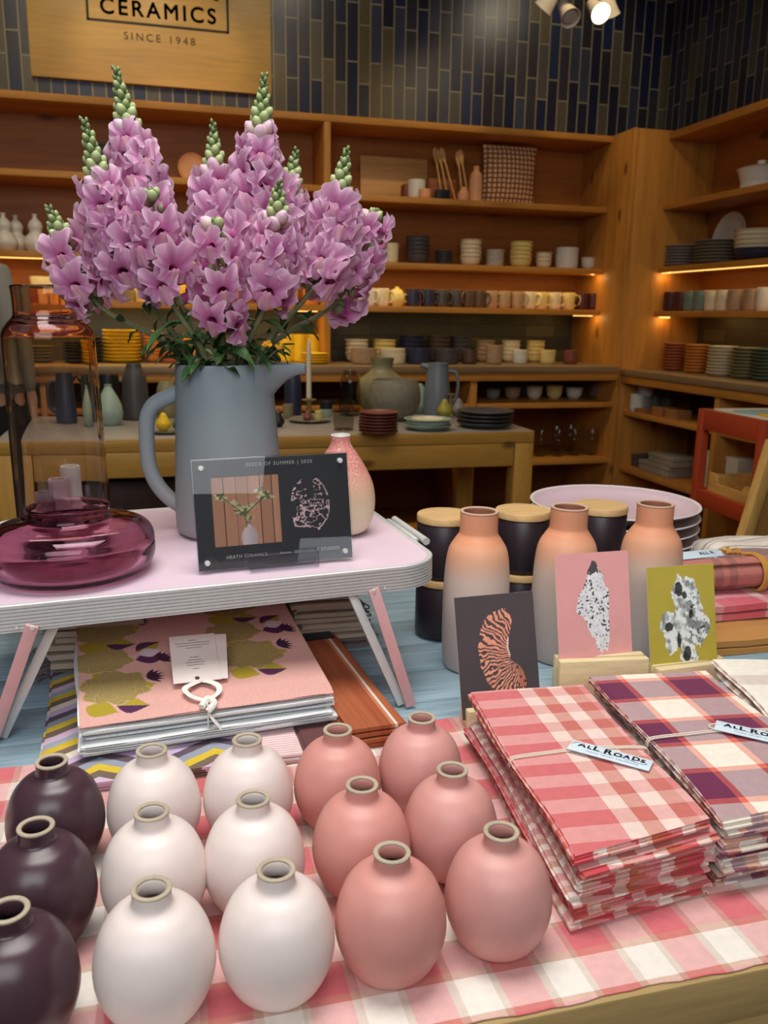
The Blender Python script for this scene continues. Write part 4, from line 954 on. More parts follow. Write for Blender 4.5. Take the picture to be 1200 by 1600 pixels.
def tagged(th, W, L, zt, at, ang, wh, mats, swing):
    """twine tied round a bundle with a printed hang tag"""
    yb = at; b = new()
    for dy in (0, .004):
        ctr = [(-.004, yb + dy, zt * .4), (-.003, yb + dy, zt * .9), (.006, yb + dy + .001, zt + .0022), (W * .3, yb + dy + .006, zt + .0018), (W * .55, yb + dy + .009, zt + .0019), (W * .8, yb + dy + .005, zt + .0018), (W - .004, yb + dy, zt + .002), (W + .003, yb + dy, zt * .8), (W + .003, yb + dy, zt * .3)]
        tube(b, spline(ctr, 5), .0011, 6)
    tube(b, spline([(W * .5, yb + .008, zt + .003), (W * .47, yb + .018, zt + .006), (W * .54, yb + .02, zt + .006), (W * .56, yb + .008, zt + .003)], 5), .001, 6)
    obj('twine', b, TWINE, th, label='pale twine with a knot')
    lw, lh = wh
    Mt = T(swing[0], swing[1], zt + .0042) @ rot(R(-1), R(1), ang)
    b = new(); box(b, 0, lw, -lh / 2, lh / 2, 0, .0012, .0003, M=Mt)
    tg = obj('hang_tag', b, TAGP, th, label='pale blue printed hang tag')
    ms = []
    x = lw * .10
    for ch, s_, dy in (('A', .0135, 0), ('L', .0105, -.001), ('L', .0155, .0), (' ', .010, 0), ('R', .0165, 0), ('O', .0125, -.001), ('A', .0115, 0), ('D', .0125, .001), ('S', .0105, 0)):
        if ch == ' ': x += .0035; continue
        m_ = text_mesh(ch, s_, bold=.0006, align='LEFT', extrude=.0001); w_ = max(v.co.x for v in m_.vertices) + .0016
        m_.transform(Mt @ T(x, lh * .17 + dy, .00125)); ms.append(m_); x += w_ * .98
    m_ = text_mesh('YUCCA VALLEY, CALIFORNIA', .0042, space=1.15, align='LEFT', extrude=.0001); m_.transform(Mt @ T(lw * .22, -lh * .27, .00125)); ms.append(m_)
    b = new(); pts = [Mt @ Vector((lw * .25 + lw * .55 * q / 14, -lh * .04 + .0012 * math.sin(q * .9), .0014)) for q in range(15)]
    tube(b, pts, .00022, 5)
    loop = [Mt @ Vector((lw * .86 + .0075 * math.cos(a) * (1 if a < PI else 1.3), .0 + .0032 * math.sin(a), .0014)) for a in [q * 2 * PI / 16 for q in range(16)]]
    tube(b, loop, .0003, 5, closed=True)
    me_ = bpy.data.meshes.new('x'); b.to_mesh(me_); b.free(); ms.append(me_)
    me_ = join_meshes(ms); me_.materials.append(INK2); obj('lettering', me_, INK2, tg)
TWINE = cloth('pale_twine', (226, 214, 196), .1); TAGP = glaze('tag_card', (206, 222, 234), .6, .02); INK2 = glaze('tag_ink', (48, 50, 58), .6, .05)
NAPR = plaid('rose_check_napkin', [(0, (204, 108, 110)), (.40, (230, 222, 206)), (.53, (186, 112, 90)), (.66, (238, 230, 216)), (.79, (186, 112, 90)), (.92, (214, 150, 144))], [(0, (210, 110, 112)), (.5, (232, 188, 182))], .172, .050)
NAPR2 = plaid('rose_check_napkin_fold', [(0, (206, 78, 88)), (.4, (236, 226, 214)), (.7, (186, 96, 76))], [(0, (196, 74, 82)), (.3, (232, 214, 204)), (.55, (190, 92, 74)), (.8, (226, 168, 160))], .055, .04)
NAPP = plaid('plum_check_napkin', [(0, (240, 232, 216)), (.40, (226, 110, 88)), (.48, (112, 42, 76)), (.90, (222, 104, 84)), (.97, (240, 232, 216))], [(0, (240, 232, 216)), (.42, (224, 108, 86)), (.50, (108, 42, 78)), (.92, (222, 104, 84))], .125, .125, off=(.075, .02))
NAPP2 = plaid('plum_check_napkin_fold', [(0, (236, 226, 210)), (.5, (120, 60, 84)), (.75, (200, 120, 96))], [(0, (232, 222, 208)), (.35, (116, 66, 84)), (.6, (224, 210, 196)), (.8, (150, 96, 98))], .07, .05)
NAPC = plaid('cream_napkin', [(0, (240, 234, 220)), (.8, (214, 200, 188))], [(0, (240, 234, 220)), (.82, (196, 176, 166))], .16, .19)
NAPC2 = plaid('cream_napkin_fold', [(0, (232, 222, 206)), (.5, (176, 132, 122)), (.7, (226, 216, 200))], [(0, (228, 216, 202)), (.5, (150, 104, 100))], .03, .03)
def lv(k, n): return 'topmost' if k == n - 1 else ('lowest' if k == 0 else ORD[k] + ' from the bottom')
N = 6
labs = [f'rose checked folded napkin, {lv(k, N)} of the rose stack' for k in range(N)]; labs[-1] = 'rose checked folded napkin with twine and tag atop the rose stack'
st1, zt = napkins(N, .170, .385, .378, .660, ZC_, R(-4.5), [NAPR, NAPR2], 10, labs, 'rose checked napkins', skew=.22, t=.0027, gap=.0036)
tagged(st1[-1], .170, .385, 3 * .0036 + .0027, .19, R(-39), (.098, .027), None, (.078, .208))
N = 6
labs = [f'plum checked folded napkin, {lv(k, N)} of the plum stack' for k in range(N)]; labs[-1] = 'plum checked folded napkin with twine and tag atop the plum stack'
st2, zt2 = napkins(N, .186, .375, .562, .680, ZC_, R(-6), [NAPP, NAPP2], 30, labs, 'plum checked napkins', t=.0027, gap=.0036, skew=.16)
tagged(st2[-1], .186, .375, 3 * .0036 + .0027, .175, R(-36), (.105, .029), None, (.098, .196))
N = 4
labs = [f'cream folded napkin, {lv(k, N)} of the cream stack' for k in range(N)]
st3, zt3 = napkins(N, .20, .245, .772, .836, ZC_, R(-14), [NAPC, NAPC2], 50, labs, 'cream napkins', t=.0034, gap=.0052, jit=.010, splay=R(3))

# ------------------------------------------------------------------ tall ombre vases and lidded canisters
OMB = ombre('ombre_peach_glaze', [(0, (192, 178, 174)), (.10, (200, 186, 180)), (.165, (216, 194, 180)), (.20, (226, 172, 140)), (.235, (226, 154, 116)), (.285, (228, 158, 122))], .5, wob=.012)
def tall_vase(label, loc):
    t = thing('tall_vase', label, 'vase', loc, 0, 'tall peach shaded vases'); o_ = smooth_prof([(.049, .0), (.0535, .006), (.0565, .04), (.0575, .11), (.0555, .175), (.0505, .210), (.0405, .229), (.0345, .238), (.0325, .246), (.0325, .2765)], 5)
    b = new(); lathe(b, [(0, .001), (.044, .001)] + o_, 56); obj('body', b, OMB, t, angle=60)
    b = new(); lathe(b, [(.0325, .2762), (.0330, .2775), (.0322, .2795), (.0302, .2800), (.0272, .2788), (.0266, .276), (.0266, .24), (.05, .2), (.05, .1), (0, .09)], 48); obj('rim', b, CLAYP, t, label='bare pale clay rim and brown inside')
    return t
CLAYP = ombre('rim_clay', [(0, (120, 70, 50)), (.2765, (150, 92, 70)), (.2783, (196, 164, 140)), (.285, (206, 176, 150))], .6, wob=.0002)
for x, y, lab in ((.522, 1.318, 'tall peach shaded vase behind the dark postcard'), (.690, 1.318, 'tall peach shaded vase behind the pink postcard'), (.856, 1.312, 'tall peach shaded vase behind the yellow postcard')): tall_vase(lab, (x, y, TZ + .0005))
CAN = glaze('aubergine_glaze', (44, 34, 42), .4, .06); LIDW = wood('pale_oak_lid', (214, 176, 122), 'X', 5, .5, False, .8)
def canister(label, loc):
    t = thing('canister', label, 'canister', loc, random.uniform(-.3, .3), 'aubergine canisters')
    b = new(); lathe(b, [(0, .001), (.046, .001), (.050, .004), (.0525, .010), (.0525, .102), (.051, .104), (.046, .104), (.045, .10), (.045, .012), (0, .01)], 48); obj('body', b, CAN, t)
    b = new(); lathe(b, [(0, .1045), (.050, .1045), (.0533, .106), (.0535, .117), (.052, .1190), (0, .1192)], 48); obj('lid', b, LIDW, t, label='pale oak lid')
    return t
for x, y, lab in ((.516, 1.475, 'left of the three'), (.676, 1.480, 'middle one of three'), (.848, 1.490, 'right of the three')):
    canister(f'lower aubergine canister of the stack {lab}', (x, y, TZ + .0005)); canister(f'upper aubergine canister with oak lid, stack {lab}', (x, y, TZ + .1202))
# stack of wide platters
PLT = ombre('pink_platter_glaze', [(0, (214, 184, 196)), (.018, (222, 196, 206)), (.0295, (214, 188, 198)), (.0312, (236, 230, 228))], .4, wob=.004); PLTO = glaze('grey_platter_outside', (96, 90, 88), .55, .08)
def platter(label, loc):
    t = thing('platter', label, 'platter', loc, 0, 'wide pink platters'); r = .198
    b = new(); lathe(b, [(0, 0), (.125, 0), (.13, .002), (.176, .016), (r - .003, .028)], 64); obj('underside', b, PLTO, t, label='matte grey underside')
    b = new(); lathe(b, [(r - .003, .0283), (r - .0005, .0305), (r - .002, .0325), (r - .005, .0320), (.175, .0195), (.128, .0055), (0, .004)], 64); obj('dish', b, PLT, t, label='glossy pale pink inside')
    return t
NP = 7
for k in range(NP): platter(f'wide pale pink platter, {lv(k, NP)} of the platter stack', (1.040 + random.uniform(-.002, .002), 1.768, TZ + .0005 + .0245 * k))

# ------------------------------------------------------------------ postcards in pine blocks
BLK = wood('pine_block', (232, 212, 166), 'X', 6, .55, False, .86)
PRN = attr_mat('printed_card', .55, .35, 1)
def bgc(u, rgb): return np.ones(u.shape + (3,)) * np.array(rgb, float)
def kidney(u, v):
    c = bgc(u, (78, 70, 72)) * (0.96 + .08 * fbm(u * 6, v * 8, 3)[..., None])
    u = u - .06; x = (u - .66) * .13; y = (v - .47) * .185                                   # metres from the notch
    out = [(.42, .86), (.53, .875), (.62, .85), (.655, .78), (.62, .68), (.57, .60), (.565, .52), (.60, .44), (.66, .42), (.74, .36), (.78, .26), (.73, .17), (.62, .12), (.50, .13), (.38, .19), (.27, .30), (.21, .43), (.19, .56), (.22, .68), (.30, .79)]
    wx = (fbm(u * 9, v * 12, 5) - .5) * .05; wy = (fbm(u * 9 + 9, v * 12, 6) - .5) * .05
    ins = inpoly(u + wx * .7, v + wy * .7, out)
    xo = x - .012; a = np.arctan2(y * .9, -xo); r = np.hypot(xo, y)
    br = vnoise(a * 13 + 20, r * 130, 9)
    wq = fbm(u * 9, v * 12, 11, 3) - .5; s1 = np.sin(a * 58 + 13 * wq + r * 20); s2 = np.sin(a * 30 - r * 230 + 16 * wq); s = np.maximum(s1, np.where(s1 > -.55, s2 - .12, -1))
    th = .22 + .7 * (br - .5) - .5 * np.clip((v < .33) * (u - .55) * 3, 0, 1)
    pink = np.stack([228 + 20 * br, 148 + 24 * br - 20 * (u > .7), 122 + 20 * br - 30 * (u > .7)], -1)
    c[ins & (s > th)] = pink[ins & (s > th)]
    d = (vnoise(u * 60, v * 80, 4) > .7) & ins & (u > .6) & (v < .42); c[d] = (70, 50, 50)
    cres = inpoly(u, v, [(.565, .62), (.59, .64), (.575, .55), (.60, .47), (.575, .49), (.555, .55)]); c[cres] = (236, 214, 196)
    return c
def spindle(u, v):
    c = bgc(u, (234, 168, 166)) * (0.98 + .04 * fbm(u * 6, v * 8, 3)[..., None])
    w = (fbm(u * 14, v * 18, 2) - .5) * .06
    ins = inpoly(u + w, v + w, [(.50, .93), (.56, .91), (.60, .85), (.63, .76), (.70, .66), (.72, .52), (.69, .40), (.69, .22), (.66, .10), (.62, .14), (.58, .09), (.50, .18), (.42, .30), (.36, .42), (.27, .50), (.28, .60), (.36, .68), (.42, .78), (.45, .86)])
    n = fbm(u * 26, v * 36, 8); sp = vnoise(u * 46, v * 66, 12)
    val = 216 + 34 * n; col = np.stack([val, val, val + 3], -1)
    dk = (sp > .70) & (n < .62); col[dk] = (62, 58, 62)
    top = v > .80 - .3 * (.55 - u) * (u < .55) + .05 * fbm(u * 20, v * 20, 4); t2 = top & (fbm(u * 22, v * 28, 21) < .62); col[t2] = (84, 80, 80)
    c[ins] = col[ins]; return c
def rock(u, v):
    c = bgc(u, (190, 174, 70)) * (0.98 + .04 * fbm(u * 6, v * 8, 3)[..., None])
    w = (fbm(u * 16, v * 20, 2) - .5) * .07
    ins = inpoly(u + w, v + w, [(.44, .92), (.50, .90), (.54, .86), (.58, .91), (.64, .90), (.70, .84), (.76, .78), (.78, .66), (.84, .54), (.92, .46), (.88, .34), (.80, .28), (.76, .22), (.66, .26), (.72, .16), (.70, .08), (.62, .03), (.54, .06), (.44, .14), (.46, .22), (.42, .28), (.40, .20), (.30, .18), (.24, .26), (.24, .36), (.16, .42), (.18, .54), (.28, .58), (.38, .56), (.42, .62), (.36, .70), (.36, .80), (.42, .86)])
    n = fbm(u * 7, v * 10, 8, 5); gx = fbm(u * 7 + .25, v * 10 + .2, 8, 5); lit = np.clip((gx - n) * 6 + .72, 0, 1)
    val = 150 + 100 * lit; col = np.stack([val * .97, val, val * .985], -1)
    for (px, py, rx, ry) in ((.63, .54, .03, .04), (.30, .44, .06, .045), (.55, .17, .055, .07), (.46, .78, .06, .07), (.54, .72, .04, .04), (.44, .30, .03, .08)):
        h = ((u - px + w * .5) / rx) ** 2 + ((v - py + w * .5) / ry) ** 2 < 1; col[h] = col[h] * .32
    pit = (vnoise(u * 40, v * 56, 17) > .82) & (u > .6); col[pit] *= .4
    c[ins] = col[ins]; return c
def postcard(label, fn, bl, size, loc, rz, lean, blk, blab, bloc, brz, bw):
    w_, h_ = size
    t = thing('postcard', label, 'postcard', loc, rz)
    L_ = rot(R(-lean))
    b = new(); box(b, -w_ / 2, w_ / 2, .0002, .0014, 0, h_, 0, M=L_); obj('card', b, TAGP if False else PAPER, t)
    me = printed_sheet('print', w_, h_, 190, 264, fn, PRN); me.transform(L_); obj('print', me, PRN, t)
    k = thing('card_block', blab, 'card stand', bloc, brz)
    d = .034; hh = blk
    b = new(); box(b, -bw / 2, bw / 2, -d / 2, -.0022, 0, hh, .002); box(b, -bw / 2, bw / 2, .0026, d / 2, 0, hh, .002); box(b, -bw / 2 + .001, bw / 2 - .001, -.0022, .0026, 0, hh * (.78 if hh > .05 else .45), 0); obj('body', b, BLK, k)
postcard('dark grey postcard with a coral pink kidney shaped seed', kidney, 0, (.130, .182), (.484, 1.094, TZ + .0155), R(2.5), 16, .030, 'low pine block holding the dark postcard', (.492, 1.100, TZ + .0024), R(1), .135)
postcard('pink postcard with a white speckled spindle shaped seed', spindle, 0, (.132, .182), (.673, 1.158, TZ + .0525), R(.5), 13.5, .066, 'tall pine block holding the pink postcard', (.680, 1.157, TZ + .0005), R(-7), .150)
postcard('mustard yellow postcard with a grey craggy seed', rock, 0, (.130, .182), (.848, 1.170, TZ + .0165), R(.5), 13, .034, 'low pine block holding the yellow postcard', (.856, 1.170, TZ + .0005), R(2), .142)

# ------------------------------------------------------------------ folded and rolled throws at the right
MUS = cloth('mustard_wool', (196, 140, 76), .14); PUR = cloth('violet_wool', (92, 70, 128), .14)
b, H = folded(.52, .22, 2, .0125, .0150, 71, [MUS, MUS], 0, wave=.006, ny=18)
t = thing('folded_throw', 'mustard folded throw with a violet corner under the pink one', 'throw', (.945, 1.246, TZ + .0005), R(-1)); obj('cloth', b, [MUS], t, angle=60)
b = new(); prism(b, [(.20, .218), (.515, .218), (.515, .03), (.30, .09)], H + .0003, H + .0018); obj('corner_patch', b, PUR, t, label='violet woven corner')
zz = TZ + .0012 + H + .002
PKP = plaid('pink_check_throw', [(0, (224, 110, 124)), (.55, (236, 214, 206)), (.75, (226, 130, 136))], [(0, (222, 106, 120)), (.5, (236, 190, 190)), (.8, (214, 96, 110))], .12, .08)
b, H2 = folded(.50, .12, 2, .014, .0180, 72, [PKP, PKP], 0, wave=.005, ny=16)
t = thing('folded_throw', 'pink checked folded throw beneath the rolled plaid one', 'throw', (.955, 1.343, zz), R(-1)); obj('cloth', b, [PKP], t, angle=60); zz += H2 + .0015
def roll(name, label, mats, loc, rz, r, L, group=None, tie=None):
    t = thing(name, label, 'throw', loc, rz); b = new(); uvl = b.loops.layers.uv.new('UVMap')
    seg = 120; turns = 2.6; nx = 24; pr = []
    for k in range(seg + 1):
        a = -PI / 2 + turns * 2 * PI * (1 - k / seg); q = r * (1 - .26 * (turns * (k / seg)))
        pr.append((q * math.cos(a), q * math.sin(a) * .9, r * turns * 2 * PI * k / seg * .7))
    vs = [[b.verts.new((L * i / nx + .002 * math.sin(k * .4), y, z + r * .9)) for (y, z, s) in pr] for i, k in ((i, i) for i in range(nx + 1))]
    for i in range(nx):
        for k in range(seg):
            f = b.faces.new((vs[i][k], vs[i + 1][k], vs[i + 1][k + 1], vs[i][k + 1]))
            for l, (ii, kk) in zip(f.loops, ((i, k), (i + 1, k), (i + 1, k + 1), (i, k + 1))): l[uvl].uv = (L * ii / nx, pr[kk][2])
    me = finish(b, 'cloth', mats, 60); o = obj('cloth', me, mats, t); md = o.modifiers.new('thick', 'SOLIDIFY'); md.thickness = .004; md.offset = -1
    return t
RLP = plaid('rust_check_wool', [(0, (198, 124, 114)), (.62, (140, 98, 94)), (.72, (198, 126, 114)), (.8, (140, 98, 94)), (.9, (198, 124, 112))], [(0, (198, 124, 112)), (.52, (118, 92, 90)), (.70, (196, 122, 110)), (.86, (166, 98, 90))], .19, .075)
t = roll('rolled_throw', 'rust pink plaid throw rolled up and tied with yellow raffia', [RLP], (.94, 1.424, zz), R(-1), .0385, .50)
RAF = cloth('yellow_raffia', (206, 154, 72), .16)
b = new()
for dx in (0, .005, .010):
    tube(b, spline([(.225 + dx, .040 * math.cos(a), .0345 + .0372 * math.sin(a)) for a in [q * 2 * PI / 14 for q in range(14)]], 3), .0026, 6, closed=True)
for a0, q in ((0, .9), (1.2, 1.1), (2.6, .8), (4.0, 1.2), (5.1, 1.0)):
    tube(b, spline([(.18, .018, .071), (.18 + .026 * q * math.cos(a0), .018 + .020 * q * math.sin(a0), .080), (.185 + .012 * math.cos(a0 + 1), .018 + .012 * math.sin(a0 + 1), .078), (.18, .018, .072)], 4), .0022, 6)
tube(b, spline([(.18, .018, .073), (.20, .012, .073), (.23, .004, .0725)], 4), .0034, 6)
obj('raffia_tie', b, RAF, t, label='yellow raffia tie with a loose knot')
b = new(); Mt = T(.055, .012, .0735) @ rot(R(14), 0, R(6)); box(b, 0, .108, -.014, .014, 0, .0012, .0003, M=Mt); tg = obj('hang_tag', b, TAGP, t, label='pale blue printed hang tag')
ms = []; m_ = text_mesh('ALL R', .0145, bold=.0005, align='LEFT', extrude=.0001); m_.transform(Mt @ T(.055, .001, .00125)); ms.append(m_); me_ = join_meshes(ms); me_.materials.append(INK2); obj('lettering', me_, INK2, tg)
STR = plaid('cream_stripe_wool', [(0, (238, 228, 214))], [(0, (238, 228, 214)), (.45, (106, 90, 96)), (.62, (236, 226, 212)), (.80, (176, 120, 112)), (.9, (238, 228, 214))], .5, .036)
b, H3 = folded(.42, .105, 4, .026, .0320, 75, [STR, STR], 0, wave=.004, ny=16, crown=.010)
t = thing('folded_throw', 'cream throw with dark stripes behind the rolled plaid one', 'throw', (1.02, 1.46, TZ + .0005), R(178))
obj('cloth', b, [STR], t, angle=60); t.location = (1.575, 1.598, TZ + .0005)
# ------------------------------------------------------------------ pink folding riser
RO = Vector((.06, 1.18, .940)); yw = R(3.5)
ex_ = Vector((math.cos(yw), math.sin(yw), .019)).normalized(); ey_ = Vector((-math.sin(yw), math.cos(yw), 0)); ez_ = ex_.cross(ey_)
MR = Matrix((ex_, ey_, ez_)).transposed().to_4x4(); MR.translation = RO
MRI = MR.inverted()
rs_ = thing('folding_riser', 'pink topped aluminium folding riser carrying the pitcher and glass vases', 'table riser'); rs_.matrix_world = MR
ALU = glaze('brushed_aluminium', (206, 208, 206), .42, .04, metal=.25, scale=90); PTOP = glaze('pale_pink_laminate', (224, 200, 214), .38, .02, spec=.5); PLEG = glaze('dusty_pink_paint', (206, 160, 160), .45, .04)
RX0, RX1, RY0, RY1, RC = -.345, .366, 0, .53, .075
def rrect(x0, x1, y0, y1, c, n=10):
    p = []
    for cx_, cy_, a0 in ((x1 - c, y0 + c, -PI / 2), (x1 - c, y1 - c, 0), (x0 + c, y1 - c, PI / 2), (x0 + c, y0 + c, PI)):
        for k in range(n + 1): a = a0 + PI / 2 * k / n; p.append((cx_ + c * math.cos(a), cy_ + c * math.sin(a)))
    return p
b = new(); prism(b, rrect(RX0 + .008, RX1 - .008, RY0 + .008, RY1 - .008, RC - .006), -.030, -.0005); obj('top_panel', b, PTOP, rs_)
prof = [(-.0085, 0), (-.006, .0014), (-.002, .0014), (0, .0002)]
z = -.001
for k in range(7): prof += [(0, z), (0, z - .0028), (-.0022, z - .0034), (-.0022, z - .0044)]; z -= .0049
prof += [(0, z), (0, z - .0015), (-.003, z - .0025), (-.0085, z - .0025)]
b = new(); rings = []
for o_, zz_ in prof:
    q = rrect(RX0 - o_, RX1 + o_, RY0 - o_, RY1 + o_, RC + o_); q = [((RX0 if 0 else x), y) for x, y in rrect(RX0 - o_ * 1, RX1 + o_, RY0 - o_, RY1 + o_, RC + o_)]
    rings.append([b.verts.new((x, y, zz_)) for x, y in q])
for a, c in zip(rings, rings[1:] + rings[:1]):
    n = len(a)
    for k in range(n): b.faces.new((a[k], a[(k + 1) % n], c[(k + 1) % n], c[k]))
obj('rim', b, ALU, rs_, angle=25, label='ribbed aluminium rim')
def bar(bm, p, q, w, t_, up):
    p, q = Vector(p), Vector(q); d = (q - p); L = d.length; d.normalize(); s = d.cross(Vector(up)).normalized(); n = s.cross(d)
    m = Matrix((s, n, d)).transposed().to_4x4(); m.translation = p; box(bm, -w / 2, w / 2, -t_ / 2, t_ / 2, 0, L, .0012, M=m)
def foot(x, y): return MRI @ Vector((x, y, TZ + .0045))
feet = [(.365, 1.178, .245), (-.245, 1.205, -.235)]
for fx, fy, tx in feet:
    f = foot(fx, fy); b = new(); bar(b, (tx, -.0045, -.028), (f.x, f.y - .001, f.z), .017, .006, (0, 1, 0)); l = obj('leg', b, PLEG, rs_, label='dusty pink front leg')
    b = new(); lathe(b, [(0, 0), (.0035, 0), (.003, .0015), (0, .002)], 12, M=T(tx, -.0077, -.031) @ rot(R(90))); lathe(b, [(0, 0), (.0028, 0), (.0024, .0012), (0, .0015)], 12, M=T(tx + (.02 if tx > 0 else -.02), -.0012, -.031) @ rot(R(90))); obj('bolt', b, ALU, l)
    s_ = 1 if tx > 0 else -1
    b = new(); bar(b, (tx - s_ * .028, .03, -.036), (f.x - s_ * .012, f.y + .010, f.z), .014, .010, (0, 1, 0)); obj('leg_brace', b, ALU, rs_)
    f2 = foot(fx - .03 * (1 if tx > 0 else -1), fy + .46); b = new(); bar(b, (tx, .50, -.036), (f2.x, f2.y, f2.z), .017, .006, (0, 1, 0)); obj('leg', b, PLEG, rs_, label='dusty pink rear leg')
for xs, s_ in ((RX1, 1), (RX0, -1)):
    b = new(); box(b, min(xs - s_ * .004, xs + s_ * .004), max(xs - s_ * .004, xs + s_ * .004), .135, .285, -.006, .0045, .0012)
    tube(b, [(xs + s_ * .0125, .120, .002), (xs + s_ * .0125, .285, .002)], .0065, 14); box(b, min(xs, xs + s_ * .012), max(xs, xs + s_ * .012), .17, .25, -.003, .002, .0005); obj('side_clip', b, ALU, rs_)
def ron(x, y, z=0): return MR @ Vector((x, y, z))
def rthing(name, label, cat, x, y, rz=0, group=None):
    t = thing(name, label, cat, (0, 0, 0), 0, group); m = MR @ T(x, y, .0016) @ rot(0, 0, rz); t.matrix_world = m; return t

# low purple glass vase
def real_glass(name, col):
    t = NT(name); g = t.add('ShaderNodeBsdfGlass'); g.inputs['IOR'].default_value = 1.45; g.inputs['Roughness'].default_value = 0
    co = t.coord(); c = col(t, co)
    if hasattr(c, 'links'): t.link(c, g.inputs[0])
    else: g.inputs[0].default_value = c
    n = t.noise(t.mapping(co, (1, 1, .4)), 16, 2); bp = t.add('ShaderNodeBump'); bp.inputs['Strength'].default_value = .05; bp.inputs['Distance'].default_value = .004
    t.link(n, bp.inputs['Height']); t.link(bp.outputs[0], g.inputs['Normal']); t.n.remove(t.p); t.link(g.outputs[0], t.out.inputs[0]); return t.m
PUR_G = real_glass('plum_glass', lambda t, co: t.ramp(t.noise(co, 6, 2), [(.3, (.82, .62, .70, 1)), (.7, (.87, .69, .76, 1))]))
t = rthing('glass_vase', 'low wide plum purple glass vase at the riser front', 'vase', -.182, .136)
b = new(); lathe(b, [(0, .001), (.06, .001)] + smooth_prof([(.092, .0005), (.109, .006), (.1185, .022), (.120, .040), (.1175, .060), (.105, .073), (.078, .079), (.063, .081), (.0585, .084), (.057, .090), (.0575, .097), (.059, .100)], 5) + smooth_prof([(.059, .1012), (.0585, .1018), (.056, .1015), (.0545, .096), (.055, .085), (.066, .076), (.098, .067), (.110, .055), (.113, .04), (.104, .016), (.08, .010), (.03, .012), (0, .016)], 4), 72); obj('body', b, PUR_G, t, angle=60)
# tall amber and rose glass vase
AMB = NT('unused_glass'); t_ = AMB
t_.n.remove(t_.p); co = t_.coord(); sp = t_.add('ShaderNodeSeparateXYZ'); t_.link(co, sp.inputs[0])
zf = t_.math('DIVIDE', sp.outputs[2], .42)
lw = t_.add('ShaderNodeLayerWeight'); fac = lw.outputs['Facing']
ca = t_.ramp(zf, [(0, (.97, .955, .955, 1)), (.5, (.97, .95, .935, 1)), (.78, (.965, .90, .82, 1)), (.84, (.90, .79, .81, 1)), (.9, (.90, .79, .80, 1)), (1, (.94, .85, .76, 1))])
cb_ = t_.ramp(zf, [(0, (.72, .66, .68, 1)), (.5, (.74, .62, .54, 1)), (.78, (.74, .54, .28, 1)), (.85, (.60, .42, .46, 1)), (1, (.68, .46, .30, 1))])
colr = t_.mix(t_.ramp(fac, [(.35, (0, 0, 0, 1)), (.88, (1, 1, 1, 1))]), ca, cb_)
tr = t_.add('ShaderNodeBsdfTransparent'); t_.link(colr, tr.inputs[0]); gl = t_.add('ShaderNodeBsdfGlossy'); gl.inputs['Roughness'].default_value = .02
nz = t_.noise(t_.mapping(co, (1, 1, .35)), 14, 2); bp = t_.add('ShaderNodeBump'); bp.inputs['Strength'].default_value = .12; t_.link(nz, bp.inputs['Height']); t_.link(bp.outputs[0], gl.inputs['Normal'])
mx = t_.add('ShaderNodeMixShader'); t_.link(t_.math('ADD', t_.math('MULTIPLY', t_.math('POWER', fac, 4.5), .9), .04), mx.inputs[0]); t_.link(tr.outputs[0], mx.inputs[1]); t_.link(gl.outputs[0], mx.inputs[2]); t_.link(mx.outputs[0], t_.out.inputs[0])
bpy.data.materials.remove(t_.m)
def amb(t, co):
    sp = t.add('ShaderNodeSeparateXYZ'); t.link(co, sp.inputs[0])
    return t.ramp(t.math('DIVIDE', sp.outputs[2], .42), [(0, (.97, .95, .955, 1)), (.5, (.97, .945, .93, 1)), (.76, (.965, .88, .76, 1)), (.80, (.95, .84, .72, 1)), (.84, (.90, .76, .78, 1)), (.88, (.90, .76, .78, 1)), (.92, (.95, .82, .70, 1)), (1, (.95, .84, .72, 1))])
AMBM = real_glass('amber_rose_glass', amb)
t = rthing('glass_vase', 'tall amber tinted glass vase standing behind the purple one', 'vase', -.199, .350)
outp = [(.068, .0005), (.0745, .006), (.076, .03), (.0755, .15), (.0735, .29), (.0725, .335), (.070, .350), (.062, .362), (.055, .369), (.0515, .374), (.0505, .384), (.0508, .405), (.0520, .419)]
b = new(); lathe(b, [(0, .001), (.04, .001)] + smooth_prof(outp, 5) + smooth_prof([(.0520, .4198), (.0515, .4205), (.0495, .4200), (.0480, .405), (.0478, .384), (.0488, .376), (.052, .366), (.060, .358), (.067, .347), (.0695, .334), (.0705, .29), (.0725, .15), (.073, .03), (.068, .016), (.03, .012), (0, .012)], 4), 72); obj('body', b, AMBM, t, angle=60)
# three small cylinder holders behind it
def holder(label, x, y, h, m):
    t = rthing('taper_holder', label, 'candle holder', x, y); b = new()
    lathe(b, [(0, 0), (.032, 0)] + smooth_prof([(.034, .002), (.032, .008), (.023, .024), (.0188, .034), (.0185, h - .002)], 3) + [(.0175, h), (.014, h), (.0135, h - .02), (0, h - .02)], 36); obj('body', b, m, t)
holder('white flared candle holder, tallest of three behind the glass vase', -.188, .486, .102, glaze('matte_white', (230, 228, 222), .5, .03)); holder('pale pink flared candle holder beside the tallest white one', -.210, .458, .084, glaze('matte_blush', (226, 200, 206), .5, .03)); holder('mauve flared candle holder, shortest of the three', -.236, .452, .062, glaze('matte_mauve', (150, 122, 132), .5, .04))
